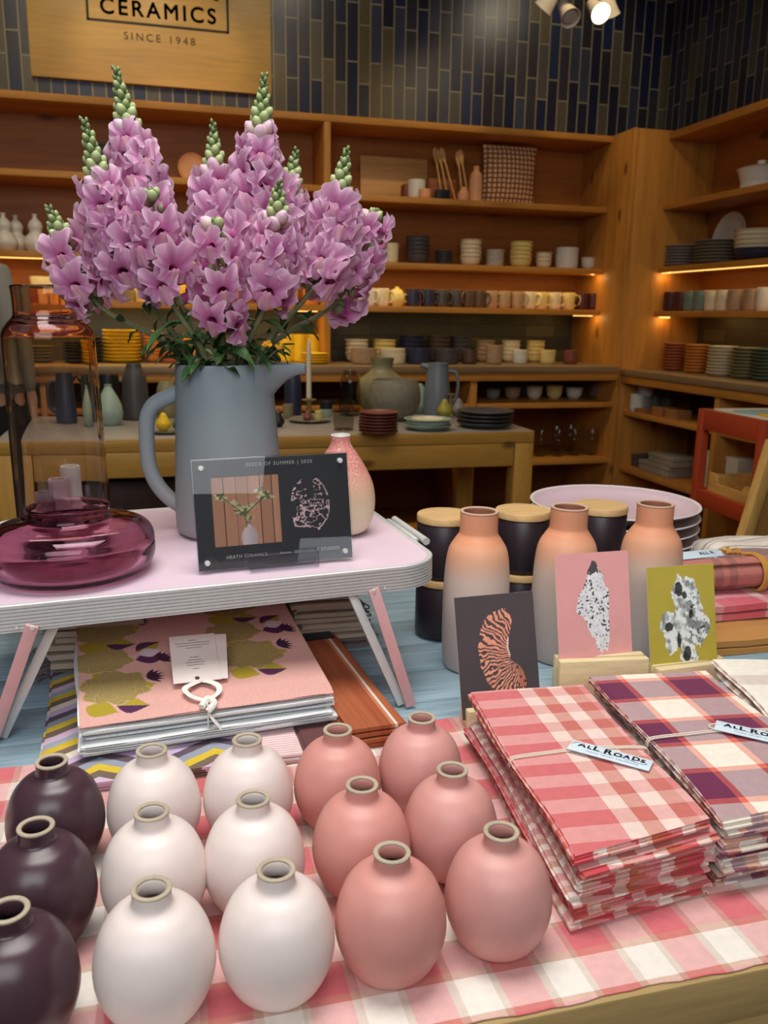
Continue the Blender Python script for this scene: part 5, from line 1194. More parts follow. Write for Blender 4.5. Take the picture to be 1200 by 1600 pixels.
# big blue grey pitcher
PIT = ombre('blue_grey_matte', [(0, (146, 140, 142)), (.10, (144, 148, 150)), (.29, (140, 156, 162))], .48, wob=.02)
PH = .292; PX, PY = .079, .312
pt = rthing('pitcher', 'large blue grey pitcher holding the pink snapdragons', 'pitcher', PX, PY, R(-14) - yw)
outp = [(.086, .0005), (.0925, .006), (.0950, .020), (.0935, .07), (.0885, .16), (.0835, .25), (.0818, PH)]
b = new(); lathe(b, [(0, .002), (.075, .002), (.082, 0)] + smooth_prof(outp, 5) + [(.0810, PH + .0015), (.0785, PH + .0012), (.0778, PH - .004), (.0790, .25), (.086, .1), (.085, .03), (0, .02)], 64); obj('body', b, PIT, pt, angle=60)
b = new(); tube(b, spline([(-.076, 0, .245), (-.098, 0, .236), (-.122, 0, .224), (-.1350, 0, .205), (-.1390, 0, .18), (-.1400, 0, .14), (-.137, 0, .108), (-.125, 0, .080), (-.107, 0, .058), (-.086, 0, .042)], 5), .0118, 16, flat=1.15); obj('handle', b, PIT, pt)
b = new(); rings = []
for k in range(11):
    s = k / 10; x = .060 + .079 * s; w_ = .050 * (1 - s) ** 1.5 + .013; d = .075 * (1 - s) ** 2.0 + .0165; zt_ = PH + .001 - .002 * s
    n = 16; row = [b.verts.new((x, w_ * math.cos(PI + PI * j / n), zt_ + d * math.sin(PI + PI * j / n))) for j in range(n + 1)]
    ch = .0045 * min(1, 3 * (1 - s) + .4)
    for j in range(1, 8): q = j / 8; row.append(b.verts.new((x, w_ * (1 - 2 * q), zt_ - ch * math.sin(PI * q) * (1 if s > .3 else s / .3))))
    rings.append(row)
for a, c in zip(rings, rings[1:]):
    n = len(a)
    for j in range(n): b.faces.new((a[j], a[(j + 1) % n], c[(j + 1) % n], c[j]))
b.faces.new(rings[0][::-1]); b.faces.new(rings[-1]); obj('spout', b, PIT, pt, angle=50)
# speckled teardrop vase
TDV = ombre('coral_to_cream_glaze', [(0, (222, 212, 190)), (.05, (228, 214, 178)), (.085, (226, 178, 150)), (.12, (214, 136, 124)), (.18, (206, 126, 116))], .5, .55)
t = rthing('teardrop_vase', 'coral to cream speckled teardrop vase behind the acrylic sign', 'vase', .262, .232)
b = new(); lathe(b, [(0, .001), (.03, .001)] + smooth_prof([(.036, .0005), (.046, .008), (.056, .032), (.0590, .058), (.0555, .085), (.0445, .112), (.030, .137), (.0205, .151), (.0172, .160), (.0166, .170)], 5), 56); obj('body', b, TDV, t, angle=60)
b = new(); lathe(b, [(.0166, .1698), (.0170, .1715), (.0160, .1728), (.0142, .1724), (.0135, .17), (.0135, .15), (.03, .13), (0, .12)], 40); obj('rim', b, glaze('white_rim', (228, 226, 220), .4, .03), t, label='white rim')
# acrylic sign
ACR = thin_glass('clear_acrylic', (.96, .97, .98, 1), (.80, .83, .86, 1), .02, .6)
def signcard(u, v):
    c = bgc(u, (46, 46, 48)); W_, H_ = .235, .172
    ph = (u > .105) & (u < .535) & (v > .205) & (v < .835)
    pu = (u - .105) / .43; pv = (v - .205) / .63
    pl = np.floor(pu * 5.6); sh = vnoise(pl + 3, pl * 0 + 2, 3); gr = fbm(pu * 60, pv * 4, 5)
    wood_ = np.stack([150 + 50 * sh * gr + 20, 112 + 40 * sh * gr + 8, 92 + 30 * sh * gr], -1)
    gap = (pu * 5.6 - pl) < .06; wood_[gap] *= .35
    c[ph] = wood_[ph]
    rng = np.random.RandomState(4)
    for (cx0, cy0, R0, nn) in ((.15, .72, .17, 16), (.46, .52, .20, 20), (.50, .42, .16, 14), (.80, .70, .22, 20), (.70, .78, .12, 10), (.33, .62, .12, 10), (.62, .58, .12, 8)):
        for _ in range(nn):
            a = rng.uniform(0, 2 * PI); l = R0 * rng.uniform(.3, 1); x1_, y1_ = cx0 + l * math.cos(a) * .8, cy0 + l * math.sin(a) * .62
            dx, dy = x1_ - cx0, y1_ - cy0; L2 = dx * dx + dy * dy + 1e-6; s = np.clip(((pu - cx0) * dx + (pv - cy0) * dy) / L2, 0, 1)
            dist = np.hypot(pu - cx0 - s * dx, pv - cy0 - s * dy); leaf = ph & (dist < .024 * np.sin(PI * np.clip(s, .08, .95))); k = rng.uniform(0, 1)
            c[leaf] = (150 + 60 * k, 150 + 50 * k, 96 + 60 * k) if rng.rand() > .35 else (92, 98, 62)
    for (xa, ya, xb, yb) in ((.5, .25, .47, .5), (.47, .45, .15, .72), (.48, .45, .8, .70)):
        dx, dy = xb - xa, yb - ya; s = np.clip(((pu - xa) * dx + (pv - ya) * dy) / (dx * dx + dy * dy), 0, 1); c[ph & (np.hypot(pu - xa - s * dx, pv - ya - s * dy) < .008)] = (96, 88, 60)
    vz = ph & (np.abs(pu - .53) < .125 * np.sqrt(np.clip(1 - ((pv - .10) / .17) ** 2, 0, 1))) & (pv > .005); c[vz] = np.stack([206 - 60 * np.abs(pu - .47) * 3, 186 - 60 * np.abs(pu - .47) * 3, 184 - 60 * np.abs(pu - .47) * 3], -1)[vz]
    c[ph & (np.abs(pu - .53) < .03) & (pv > .25) & (pv < .30)] = (200, 182, 180)
    # the seed print: broken pale contours in an oval
    sx = (u - .735) / .135; sy = (v - .535) / .265; w_ = (fbm(u * 10, v * 8, 4) - .5) * .3; e = (sx + w_) ** 2 + (sy + w_) ** 2
    f = fbm(u * 24, v * 20, 9, 3); g = fbm(u * 36, v * 30, 19, 2)
    ln = (np.abs(f - .5) < .028) | ((np.abs(g - .5) < .05) & (np.abs(sy + .05) < .42) & (np.abs(sx - .1) < .6)) | ((np.abs(e - .86) < .05) & (f > .48))
    k = ln & (e < .95) & ~((np.abs(sx - .05) < .16) & (sy > .25) & (sy < .75)); c[k] = np.stack([196 + 40 * g, 160 + 40 * g, 160 + 40 * g], -1)[k]
    return c
sgn = rthing('acrylic_sign', 'dark printed sign in a clear acrylic stand on the riser', 'sign', .113, .066, 0); sgn.matrix_world = MR @ T(.113, .066, .0016) @ rot(0, 0, R(-.4))
SL = T(0, -.004, .0015) @ rot(R(-10)); SW, SH = .240, .168
b = new(); box(b, -SW / 2, SW / 2, -.0060, -.0030, 0, SH, .0006, M=SL); obj('front_pane', b, ACR, sgn, label='clear acrylic pane')
b = new(); box(b, -SW / 2, SW / 2, .0005, .0035, 0, SH, .0006, M=SL); obj('back_pane', b, ACR, sgn, label='clear acrylic pane')
me = printed_sheet('card', SW - .003, SH - .004, 330, 236, signcard, attr_mat('printed_sign', .5, .3)); me.transform(SL @ T(0, -.0010, .0015)); crd = obj('card', me, me.materials[0], sgn, label='dark printed card with a photograph and a seed drawing'); md = crd.modifiers.new('thick', 'SOLIDIFY'); md.thickness = .0006; md.offset = -1
LTR = glaze('white_lettering', (226, 224, 222), .6, .03)
def sgt(body, size, x, z, **kw):
    m_ = text_mesh(body, size, extrude=.00008, **kw); m_.transform(SL @ T(x, -.0013, z) @ rot(R(90))); return m_
me_ = join_meshes([sgt('SEEDS OF SUMMER | 2020', .0074, .012, .1555, bold=.00012, space=1.25), sgt('HEATH CERAMICS', .0068, -.046, .0185, bold=.00012, space=1.15), sgt('features', .0052, .0125, .0185), sgt('BIENVENUE STUDIOS', .0068, .063, .0185, bold=.00012, space=1.12)])
me_.materials.append(LTR); obj('lettering', me_, LTR, crd, label='white lettering')
for x in (-SW / 2 + .014, SW / 2 - .014):
    for z in (.013, SH - .014):
        b = new(); lathe(b, [(0, 0), (.0042, 0), (.0042, .006), (.0036, .0075), (0, .0078)], 18, M=SL @ T(x, -.0015, z) @ rot(R(90))); obj('magnet', b, ALU, sgn, label='small round metal magnet')
b = new(); box(b, -.045, .060, -.026, -.0075, .0, .026, .001); box(b, -.045, .060, .008, .026, .0, .020, .001); box(b, -.045, .060, -.0075, .008, 0, .0095, 0)
obj('stand', b, thin_glass('acrylic_block', (.90, .91, .93, 1), (.66, .68, .72, 1), .02, .7), sgn, label='clear acrylic foot')
# ------------------------------------------------------------------ textiles under the riser
def zigzag():
    t = NT('zigzag_print'); uv = t.coord('UV'); sp = t.add('ShaderNodeSeparateXYZ'); t.link(uv, sp.inputs[0])
    tri = t.math('ABSOLUTE', t.math('SUBTRACT', t.math('FRACT', t.math('DIVIDE', sp.outputs[0], .15)), .5))
    q = t.math('FRACT', t.math('DIVIDE', t.math('ADD', sp.outputs[1], t.math('ADD', t.math('MULTIPLY', tri, .10), t.math('MULTIPLY', t.noise(uv, 40, 2), .006))), .17))
    cols = [(214, 186, 208), (122, 104, 92), (216, 186, 60), (150, 156, 168), (100, 84, 96), (196, 172, 204), (226, 214, 196), (122, 104, 92), (206, 176, 56), (160, 166, 178)]
    n = len(cols); t.base(t.ramp(q, [(k / n, lin(c)) for k, c in enumerate(cols)], 'CONSTANT'), .9, 0, .12); t.bump(t.noise(uv, 1200, 2), .2, .0006); return t.m
ZIG = zigzag()
b, Hs = folded(.27, .42, 3, .004, .0055, 91, [ZIG, ZIG], 0, wave=.004, ny=22)
t = thing('folded_scarf', 'lavender and yellow zigzag scarf under the floral towels', 'scarf', (-.166, 1.030, ZC_), R(3)); obj('cloth', b, [ZIG], t, angle=60)
PST = plaid('pink_white_stripe', [(0, (234, 206, 206))], [(0, (238, 228, 226)), (.5, (214, 150, 150))], .5, .0065)
b, Hp = folded(.068, .30, 3, .0035, .005, 92, [PST, PST], 0, wave=.003, ny=18)
t = thing('folded_cloth', 'pink and white pinstriped cloth under the floral towels', 'cloth', (.108, 1.045, ZC_), R(1)); obj('cloth', b, [PST], t, angle=60)
BRW = cloth('brown_cotton', (104, 66, 66), .12)
b, Hb = folded(.055, .26, 3, .004, .0055, 93, [BRW, BRW], 0, wave=.003, ny=16)
t = thing('folded_cloth', 'dark brown cloth between pinstriped and orange ones', 'cloth', (.178, 1.045, ZC_), R(1)); obj('cloth', b, [BRW], t, angle=60)
def orange_stripe():
    t = NT('orange_woven_stripe'); uv = t.coord('UV'); n = t.noise(t.mapping(uv, (1, .02, 1)), 190, 3, .7)
    sp = t.add('ShaderNodeSeparateXYZ'); t.link(uv, sp.inputs[0]); f = t.math('DIVIDE', sp.outputs[0], .092)
    base = t.ramp(f, [(0, lin((176, 100, 66))), (.55, lin((170, 92, 60))), (.74, lin((204, 130, 92))), (.80, lin((236, 226, 214))), (.845, lin((186, 108, 70))), (.9, lin((180, 102, 66)))], 'CONSTANT')
    t.base(t.mix(.55, base, t.ramp(n, [(.3, (.55, .5, .5, 1)), (.7, (1.0, 1.0, 1.0, 1))]), 'MULTIPLY'), .85, 0, .15); t.bump(n, .3, .001); return t.m
ORS = orange_stripe()
b, Ho = folded(.090, .44, 4, .006, .0085, 94, [ORS, ORS], 0, wave=.003, ny=22)
t = thing('folded_cloth', 'rust orange striped cloth with dark end beside the floral towels', 'cloth', (.236, 1.060, ZC_), R(5)); oc = obj('cloth', b, [ORS], t, angle=60)
b = new(); box(b, .004, .086, .345, .40, Ho + .0005, Ho + .002, .0003); obj('dark_band', b, cloth('near_black_cotton', (44, 32, 34), .1), t, label='near black woven end band')
# floral towels: a lower plain pair and the printed one on top
def navy_edge():
    t = NT('white_navy_hem'); uv = t.coord('UV'); t.base(t.ramp(t.noise(uv, 700, 2), [(.3, lin((206, 212, 214))), (.7, lin((234, 236, 234)))]), .9, 0, .12); return t.m
HEM = navy_edge(); NVL = cloth('navy_stripe', (52, 58, 78), .1)
FLP = cloth('towel_pink', (216, 168, 158), .08)
tw0 = Vector((-.118, 1.098)); twr = R(5)
zb = ZC_ + max(Hs, Hp, Hb) + .004
def towel_top(u, v): return .018 + .042 * v - .03 * v * v
def towel(label, z, seed, dx, dy, W=.352, L=.40, layers=5, top=False):
    b, H = folded(W, L, layers, .0036, .0066, seed, [HEM], None, wave=.006, ny=24, crown=.0)
    for v in b.verts: v.co.z += .035 * (v.co.y / L) * (v.co.z / H if top else .6 * v.co.z / H)
    t = thing('folded_towel', label, 'towel', (tw0.x + dx, tw0.y + dy, z), twr); obj('cloth', b, [HEM], t, angle=60)
    b = new()
    for k in range(layers):
        for s in (.0011,):
            zz_ = .0018 + k * .0066 + s; tube(b, [(W * q / 20 + .004, -.0047 + .0012 * math.sin(q * .8 + k * 2 + seed), zz_ + .0007 * math.sin(q * .6 + k)) for q in range(20)], .00042, 5)
    obj('navy_stripe', b, NVL, t, label='thin navy stripes along the hem')
    return t, H
t1, H1 = towel('white towel with navy striped hem beneath the floral one', zb, 101, .003, -.006, layers=3)
t2, H2_ = towel('pink floral printed towel with card tag under the riser', zb + H1 + .022, 102, 0, .004, layers=4, top=True)
t2.location.z = zb + H1 + .0018
for ch in t1.children:
    if ch.name.startswith('cloth'):
        for v in ch.data.vertices: v.co.z = v.co.z
FW, FL = .352, .40
def floral(u, v):
    c = bgc(u, (216, 166, 156)) * (0.96 + .08 * vnoise(u * 300, v * 340, 2)[..., None]); x = u * FW; y = v * FL
    def rose(cx_, cy_, r, seed):
        d = np.hypot(x - cx_, (y - cy_) * 1.05); a = np.arctan2(y - cy_, x - cx_); edge = r * (1 + .10 * np.cos(a * 6 + seed) + .05 * np.cos(a * 11 + seed * 2)); m = d < edge
        c[m] = (156, 136, 84); c[m & (d > edge * .94)] = (186, 166, 112)
        for R0, npet, pr, ph in ((.62, 6, .42, .2), (.36, 5, .34, .9), (.12, 3, .22, .4)):
            for q in range(npet):
                t0 = ph + seed + 2 * PI * q / npet; px, py = cx_ + R0 * r * math.cos(t0), cy_ + R0 * r * math.sin(t0)
                e = np.hypot(x - px, (y - py) * 1.05) / (pr * r); mm = m & (e < 1); c[mm] = (160, 140, 88); c[mm & (e > .80)] = (152, 132, 80); c[mm & (e > .92)] = (176, 157, 104)
    def leaf(cx_, cy_, l, w_, ang, rgb, rgb2=None):
        dx = (x - cx_) * math.cos(ang) + (y - cy_) * math.sin(ang); dy = -(x - cx_) * math.sin(ang) + (y - cy_) * math.cos(ang); s = np.clip(dx / l, 0, 1)
        wd = w_ * np.sin(PI * s ** .8) ** 1.25; m = (dx > 0) & (dx < l) & (np.abs(dy) < wd); c[m] = rgb
        if rgb2 is not None: c[m & (dy < 0)] = rgb2
    OL = (170, 150, 52); PU = (86, 48, 82); DK = (64, 38, 60); WH = (214, 196, 206)
    def cluster(x0, y0, s):
        for args in ((.030, .090, .045, .020, 1.9, OL), (.062, .075, .040, .015, .55, PU, OL), (.060, .052, .044, .015, .12, PU), (.066, .064, .03, .012, .35, WH), (.005, .025, .04, .016, -.6, OL), (.03, -.055, .040, .016, -.2, OL, PU), (-.005, -.05, .042, .016, -.5, OL), (.045, -.02, .036, .014, .2, OL)):
            leaf(x0 + args[0] * s, y0 + args[1] * s, args[2] * s, args[3] * s, args[4], *args[5:])
        rose(x0 + .018 * s, y0 + .060 * s, .037 * s, 1.3); rose(x0 + .030 * s, y0 - .012 * s, .041 * s, 2.1)
        for q in range(6):
            leaf(x0 + .088 * s, y0 + .048 * s, .022 * s, .0032 * s, -.5 + q * .36, DK); leaf(x0 + .070 * s, y0 + .004 * s, .024 * s, .0032 * s, -.7 + q * .36, DK)
    for x0, y0 in ((.014, .100), (.222, .150), (.008, .285), (.216, .335)): cluster(x0, y0, 1.16)
    return c
def fpos(u, v):
    x = u * FW * .992 + .0015; y = -.0045 + v * (FL + .0055); zt_ = (3 * .0066 + .0036) + .0038
    zz_ = zt_ + .035 * (y / FL) * (zt_ / (3 * .0066 + .0036)) + .0012 * np.sin(u * 9 + 1) * np.sin(v * 6) - .004 * np.clip(1 - v * 22, 0, 1) ** 2
    return np.stack([x, y, zz_], -1)
me = printed_sheet('printed_face', FW, FL, 300, 340, floral, attr_mat('floral_print', .92, .12, 1), pos=fpos); fc = obj('printed_face', me, me.materials[0], t2, label='pink face printed with olive roses and purple leaves'); md = fc.modifiers.new('thick', 'SOLIDIFY'); md.thickness = .0025; md.offset = -1
# ribbon and card
b = new(); zt_ = .0305
rib = [(.168, -.010, .001), (.168, -.0105, .016), (.169, -.009, .0275), (.168, .012, .033)]
tube(b, spline(rib, 6), .0045, 8, flat=.25, up=(1, 0, 0))
tube(b, spline([(.168, .006, .033), (.150, .018, .037), (.143, .038, .040), (.156, .050, .041), (.168, .058, .041)], 6), .0042, 8, flat=.28)
tube(b, spline([(.168, .006, .033), (.186, .016, .037), (.190, .034, .040), (.180, .05, .041), (.170, .058, .041)], 6), .0042, 8, flat=.28)
tube(b, spline([(.160, -.006, .030), (.170, .004, .036), (.178, -.004, .032), (.168, -.010, .024)], 5), .005, 8)
tube(b, spline([(.170, -.010, .020), (.176, -.013, .010), (.186, -.013, -.004)], 5), .0038, 8, flat=.35)
obj('ribbon', b, cloth('white_ribbon', (232, 230, 222), .06), t2, label='white cotton ribbon tied at the front')
Mt = T(.164, .062, .0435) @ rot(R(20), 0, R(-3)); CRD = glaze('cream_card', (226, 214, 206), .65, .03)
b = new(); box(b, .012, .044, -.002, .096, -.0020, -.0008, .0002, M=Mt @ rot(0, 0, R(-5))); tc2 = obj('back_card', b, CRD, t2)
b = new(); box(b, -.034, .034, -.008, .094, 0, .0010, .0002, M=Mt); tc = obj('card_tag', b, CRD, t2, label='cream card tag with small printing')
b = new(); rr = random.Random(5)
for y_, x0_, x1_ in ((.082, -.006, .006), (.076, -.026, .026), (.0705, -.024, .024), (.065, -.012, .012), (.044, -.006, .006), (.038, -.010, .010), (.0325, -.014, .014), (.027, -.012, .012), (.019, -.005, .005)):
    x = x0_
    while x < x1_: w_ = rr.uniform(.0012, .0034); box(b, x, min(x1_, x + w_), y_ - .0006, y_ + .0006, .0009, .00115, 0, M=Mt); x += w_ + .0007
lathe(b, [(0, .00115), (.0035, .00115), (.0035, .0009)], 14, M=Mt @ T(0, -.001, 0))
obj('fine_print', b, INK2, tc, label='rows of tiny dark printing')
# cream fringed throws stacked behind the towels
CRT = cloth('cream_wool', (196, 178, 158), .12); CRG = cloth('grey_fringe', (128, 112, 112), .15)
def fringed(label, loc, rz, W, L, layers, seed, side, m, gap=.0115, fr=True):
    b, H = folded(W, L, layers, gap * .72, gap, seed, [m], None, wave=.006, ny=14)
    t = thing('fringed_throw', label, 'throw', loc, rz, 'cream throws under the riser'); obj('cloth', b, [m], t, angle=60)
    if fr:
        rr = random.Random(seed); b = new()
        for k in range(26):
            y = L * rr.uniform(.02, .98); zz = H * rr.uniform(.2, .8); x = W if side > 0 else 0; l = rr.uniform(.012, .026) * side
            pts = [(x - .004 * side, y, zz), (x + l * .5, y + rr.uniform(-.008, .008), zz - .003), (x + l, y + rr.uniform(-.012, .012), max(.001, zz - rr.uniform(.006, .016))), (x + l * .6, y + rr.uniform(-.014, .014), max(.001, zz - .014))]
            tube(b, spline(pts, 4), .0015, 5)
        obj('fringe', b, CRG, t, label='twisted grey brown fringe')
    return H
zr = TZ + .0006
for k, (lab, dx, ly, m) in enumerate((('lowest grey brown fringed throw on the right side under the riser', .012, .30, CRG), ('middle cream fringed throw on the right side under the riser', .006, .29, CRT), ('upper cream fringed throw on the right side under the riser', -.004, .28, CRT), ('topmost cream fringed throw on the right side under the riser', -.012, .27, CRT))):
    zr += fringed(lab, (.222 + dx, 1.435, zr), R(1), .128, .22, 3 if k else 2, 120 + k, 1, m, fr=k < 3) + .001
zr = TZ + .0006
for k, (lab, dx, m) in enumerate((('lowest grey brown fringed throw on the left side under the riser', 0, CRG), ('middle cream fringed throw on the left side under the riser', .004, CRT), ('topmost cream fringed throw on the left side under the riser', .010, CRT))):
    zr += fringed(lab, (-.196 + dx, 1.40, zr), R(-2), .16, .24, 3 if k else 2, 140 + k, -1, m, gap=.014, fr=k < 2) + .001
b = new(); box(b, 0, .055, -.016, .016, 0, .001, .0002, M=rot(R(8), R(-6), R(14))); tag(obj('paper_label', b, TAGP, None, (.335, 1.43, .842)), 'small white paper label sticking out beside the cream throws', 'label')
# ------------------------------------------------------------------ snapdragons in the pitcher
def petal_mat():
    t = NT('snapdragon_petal'); uv = t.coord('UV'); sp = t.add('ShaderNodeSeparateXYZ'); t.link(uv, sp.inputs[0]); th, s = sp.outputs[0], sp.outputs[1]
    n = t.noise(t.coord(), 70, 3)
    c = t.ramp(s, [(0, lin((214, 130, 172))), (.30, lin((186, 74, 138))), (.52, lin((212, 124, 180))), (.74, lin((234, 174, 212))), (.92, lin((244, 202, 226))), (1, lin((252, 232, 242)))])  # paler edge is petal colour; deeper throat tone puts recess shade into the colour
    pal = t.math('MULTIPLY', t.ramp(t.math('ABSOLUTE', t.math('SUBTRACT', th, .75)), [(.04, (1, 1, 1, 1)), (.11, (0, 0, 0, 1))]), t.ramp(s, [(.40, (0, 0, 0, 1)), (.5, (1, 1, 1, 1)), (.68, (1, 1, 1, 1)), (.8, (0, 0, 0, 1))]))
    c = t.mix(t.math('MULTIPLY', pal, .5), c, lin((242, 208, 190)))
    ve = t.ramp(t.noise(t.mapping(uv, (60, 3, 1)), 1.4, 3), [(.35, (.80, .70, .82, 1)), (.6, (1, 1, 1, 1))]); c = t.mix(.5, c, ve, 'MULTIPLY')
    c = t.mix(.25, c, t.ramp(n, [(.3, (.72, .62, .74, 1)), (.7, (1, 1, 1, 1))]), 'MULTIPLY')
    oi = t.add('ShaderNodeObjectInfo'); c = t.mix(.55, c, t.ramp(oi.outputs['Random'], [(0, (.84, .74, .84, 1)), (.5, (.97, .94, .97, 1)), (1, (1, 1, 1, 1))]), 'MULTIPLY')
    t.base(c, .55, 0, .25); t.p.inputs['Sheen Weight'].default_value = .2
    tl = t.add('ShaderNodeBsdfTranslucent'); t.link(c, tl.inputs[0]); mx = t.add('ShaderNodeMixShader'); mx.inputs[0].default_value = .42
    t.link(t.p.outputs[0], mx.inputs[1]); t.link(tl.outputs[0], mx.inputs[2]); t.link(mx.outputs[0], t.out.inputs[0]); t.bump(n, .15, .001)
    return t.m
PETAL = petal_mat()
GST = glaze('flower_stem', (112, 120, 82), .55, .14, scale=60); GBUD = ombre('bud_green', [(0, (84, 100, 64)), (.008, (120, 138, 86)), (.014, (172, 184, 128)), (.019, (196, 202, 158))], .5, wob=.003); PBUD = ombre('bud_pink', [(0, (120, 136, 86)), (.008, (204, 186, 168)), (.02, (220, 180, 206))], .5, wob=.003)
LEAF = glaze('leaf_green', (84, 122, 70), .42, .2, scale=50)
def ang(a, b): return abs((a - b + PI) % (2 * PI) - PI)
def blossom_mesh(seed, open_=1.0):
    """a two lipped flower: narrow tube, puffed throat, two ruffled lobes above and three below; axis +x, up +z, petal size about 5 cm"""
    rnd = random.Random(seed); nt, ns = 80, 15; b = new(); uvl = b.loops.layers.uv.new('UVMap'); V = []
    p = [rnd.uniform(0, 6) for _ in range(6)]; upl = rnd.uniform(.9, 1.15); lol = rnd.uniform(.9, 1.15)
    lobes = [(R(55), .68, upl), (R(125), .68, upl), (R(203), .56, lol * .95), (R(270), .52, lol * 1.05), (R(337), .56, lol * .95)]
    for j in range(ns + 1):
        s = j / ns; row = []
        for i in range(nt):
            th = 2 * PI * i / nt; c, sn = math.cos(th), math.sin(th)
            lob = max(.64, max(l * math.sqrt(max(0, 1 - (ang(th, a) / w_) ** 2)) for a, w_, l in lobes))
            gap_ = 1 if True else .45 + .55 * min(1, ang(th, 0) / .34) if ang(th, 0) < .34 else (.45 + .55 * min(1, ang(th, PI) / .34) if ang(th, PI) < .34 else 1)
            tb = (.0052 + .0026 * math.sin(PI * min(1, s / .5) * .5)) * min(1, .02 + s * 12)                       # tube
            up = sn > 0
            q = max(0, (s - .46) / .54)
            ln = (.0245 if up else .0200) * lob * gap_ * open_
            # after the throat the petal turns outward and a little back
            bend = (.85 if up else 1.65) * open_
            phi = q * bend
            outw = ln * (math.sin(phi) / bend if phi > .01 else q) * 1.25
            ax = .021 * min(1, s / .46) + ln * (1 - math.cos(phi)) * -.25 + ln * q * (.62 if up else .50) * math.cos(phi)
            pal = .0125 * math.exp(-((s - .52) / .17) ** 2) * (math.exp(-(ang(th, R(270)) / 1.0) ** 2)) * (1 - .18 * math.exp(-(ang(th, R(270)) / .22) ** 2))
            ruf = q ** 1.6 * (.0044 * math.sin(th * 6 + p[0]) + .0034 * math.sin(th * 11 + p[1]) + .0010 * math.sin(th * 17 + p[2]))
            r = tb + outw + ruf * math.cos(phi) * 1.15; x = ax + pal * .55 - ruf * math.sin(phi) * 1.15
            y = r * c * 1.06; z = r * sn * (1.05 if up else .98) + (pal * 1.15) + (.004 * q if up else -.002 * q)
            row.append(b.verts.new((x, y, z)))
        V.append(row)
    for j in range(ns):
        for i in range(nt):
            k = (i + 1) % nt; f = b.faces.new((V[j][i], V[j][k], V[j + 1][k], V[j + 1][i]))
            for l, (ii, jj) in zip(f.loops, ((i, j), (i + 1, j), (i + 1, j + 1), (i, j + 1))): l[uvl].uv = (ii / nt, jj / ns)
    # green calyx
    lathe(b, [(.0, -.003), (.004, -.002), (.0074, .001), (.0085, .006), (.007, .0085)], 12, 1, M=rot(0, R(90)))
    return finish(b, 'blossom', [PETAL, GST], None)
BLO = [blossom_mesh(40 + k, (1.0, .92, 1.08, .84, 1.0)[k]) for k in range(5)]
def bud_mesh(mat, r, l):
    b = new(); lathe(b, [(0, 0)] + smooth_prof([(r * .55, .0005), (r, l * .45), (r * .72, l * .8), (r * .15, l)], 3) + [(0, l * 1.01)], 12); me = finish(b, 'bud', [mat, GST], None); return me
BUDS = [bud_mesh(GBUD, .0032, .010), bud_mesh(GBUD, .0048, .014), bud_mesh(GBUD, .0062, .017), bud_mesh(PBUD, .0076, .020)]
def leaf_mesh(l, w_, seed):
    rnd = random.Random(seed); b = new(); n = 9; rows = []
    for k in range(n + 1):
        s = k / n; wd = w_ * math.sin(PI * (s * .93 + .04)) ** .8; z = .22 * l * s - .55 * l * s * s
        rows.append([b.verts.new((l * s, wd * q, z + abs(q) * wd * .35 + .002 * math.sin(s * 9 + q * 2 + seed))) for q in (-1, -.5, 0, .5, 1)])
    for a, c in zip(rows, rows[1:]):
        for j in range(4): b.faces.new((a[j], a[j + 1], c[j + 1], c[j]))
    r_ = bmesh.ops.solidify(b, geom=b.faces[:], thickness=.0006)
    return finish(b, 'leaf', LEAF, None)
LEAVES = [leaf_mesh(.055, .009, 1), leaf_mesh(.045, .0075, 2), leaf_mesh(.065, .0105, 3), leaf_mesh(.035, .006, 4)]
MOUTH = pt.matrix_world @ Vector((0, 0, PH)); PBASE = pt.matrix_world @ Vector((0, 0, .03))
def frame_at(P, k):
    d = (P[min(k + 1, len(P) - 1)] - P[max(k - 1, 0)]).normalized(); return d
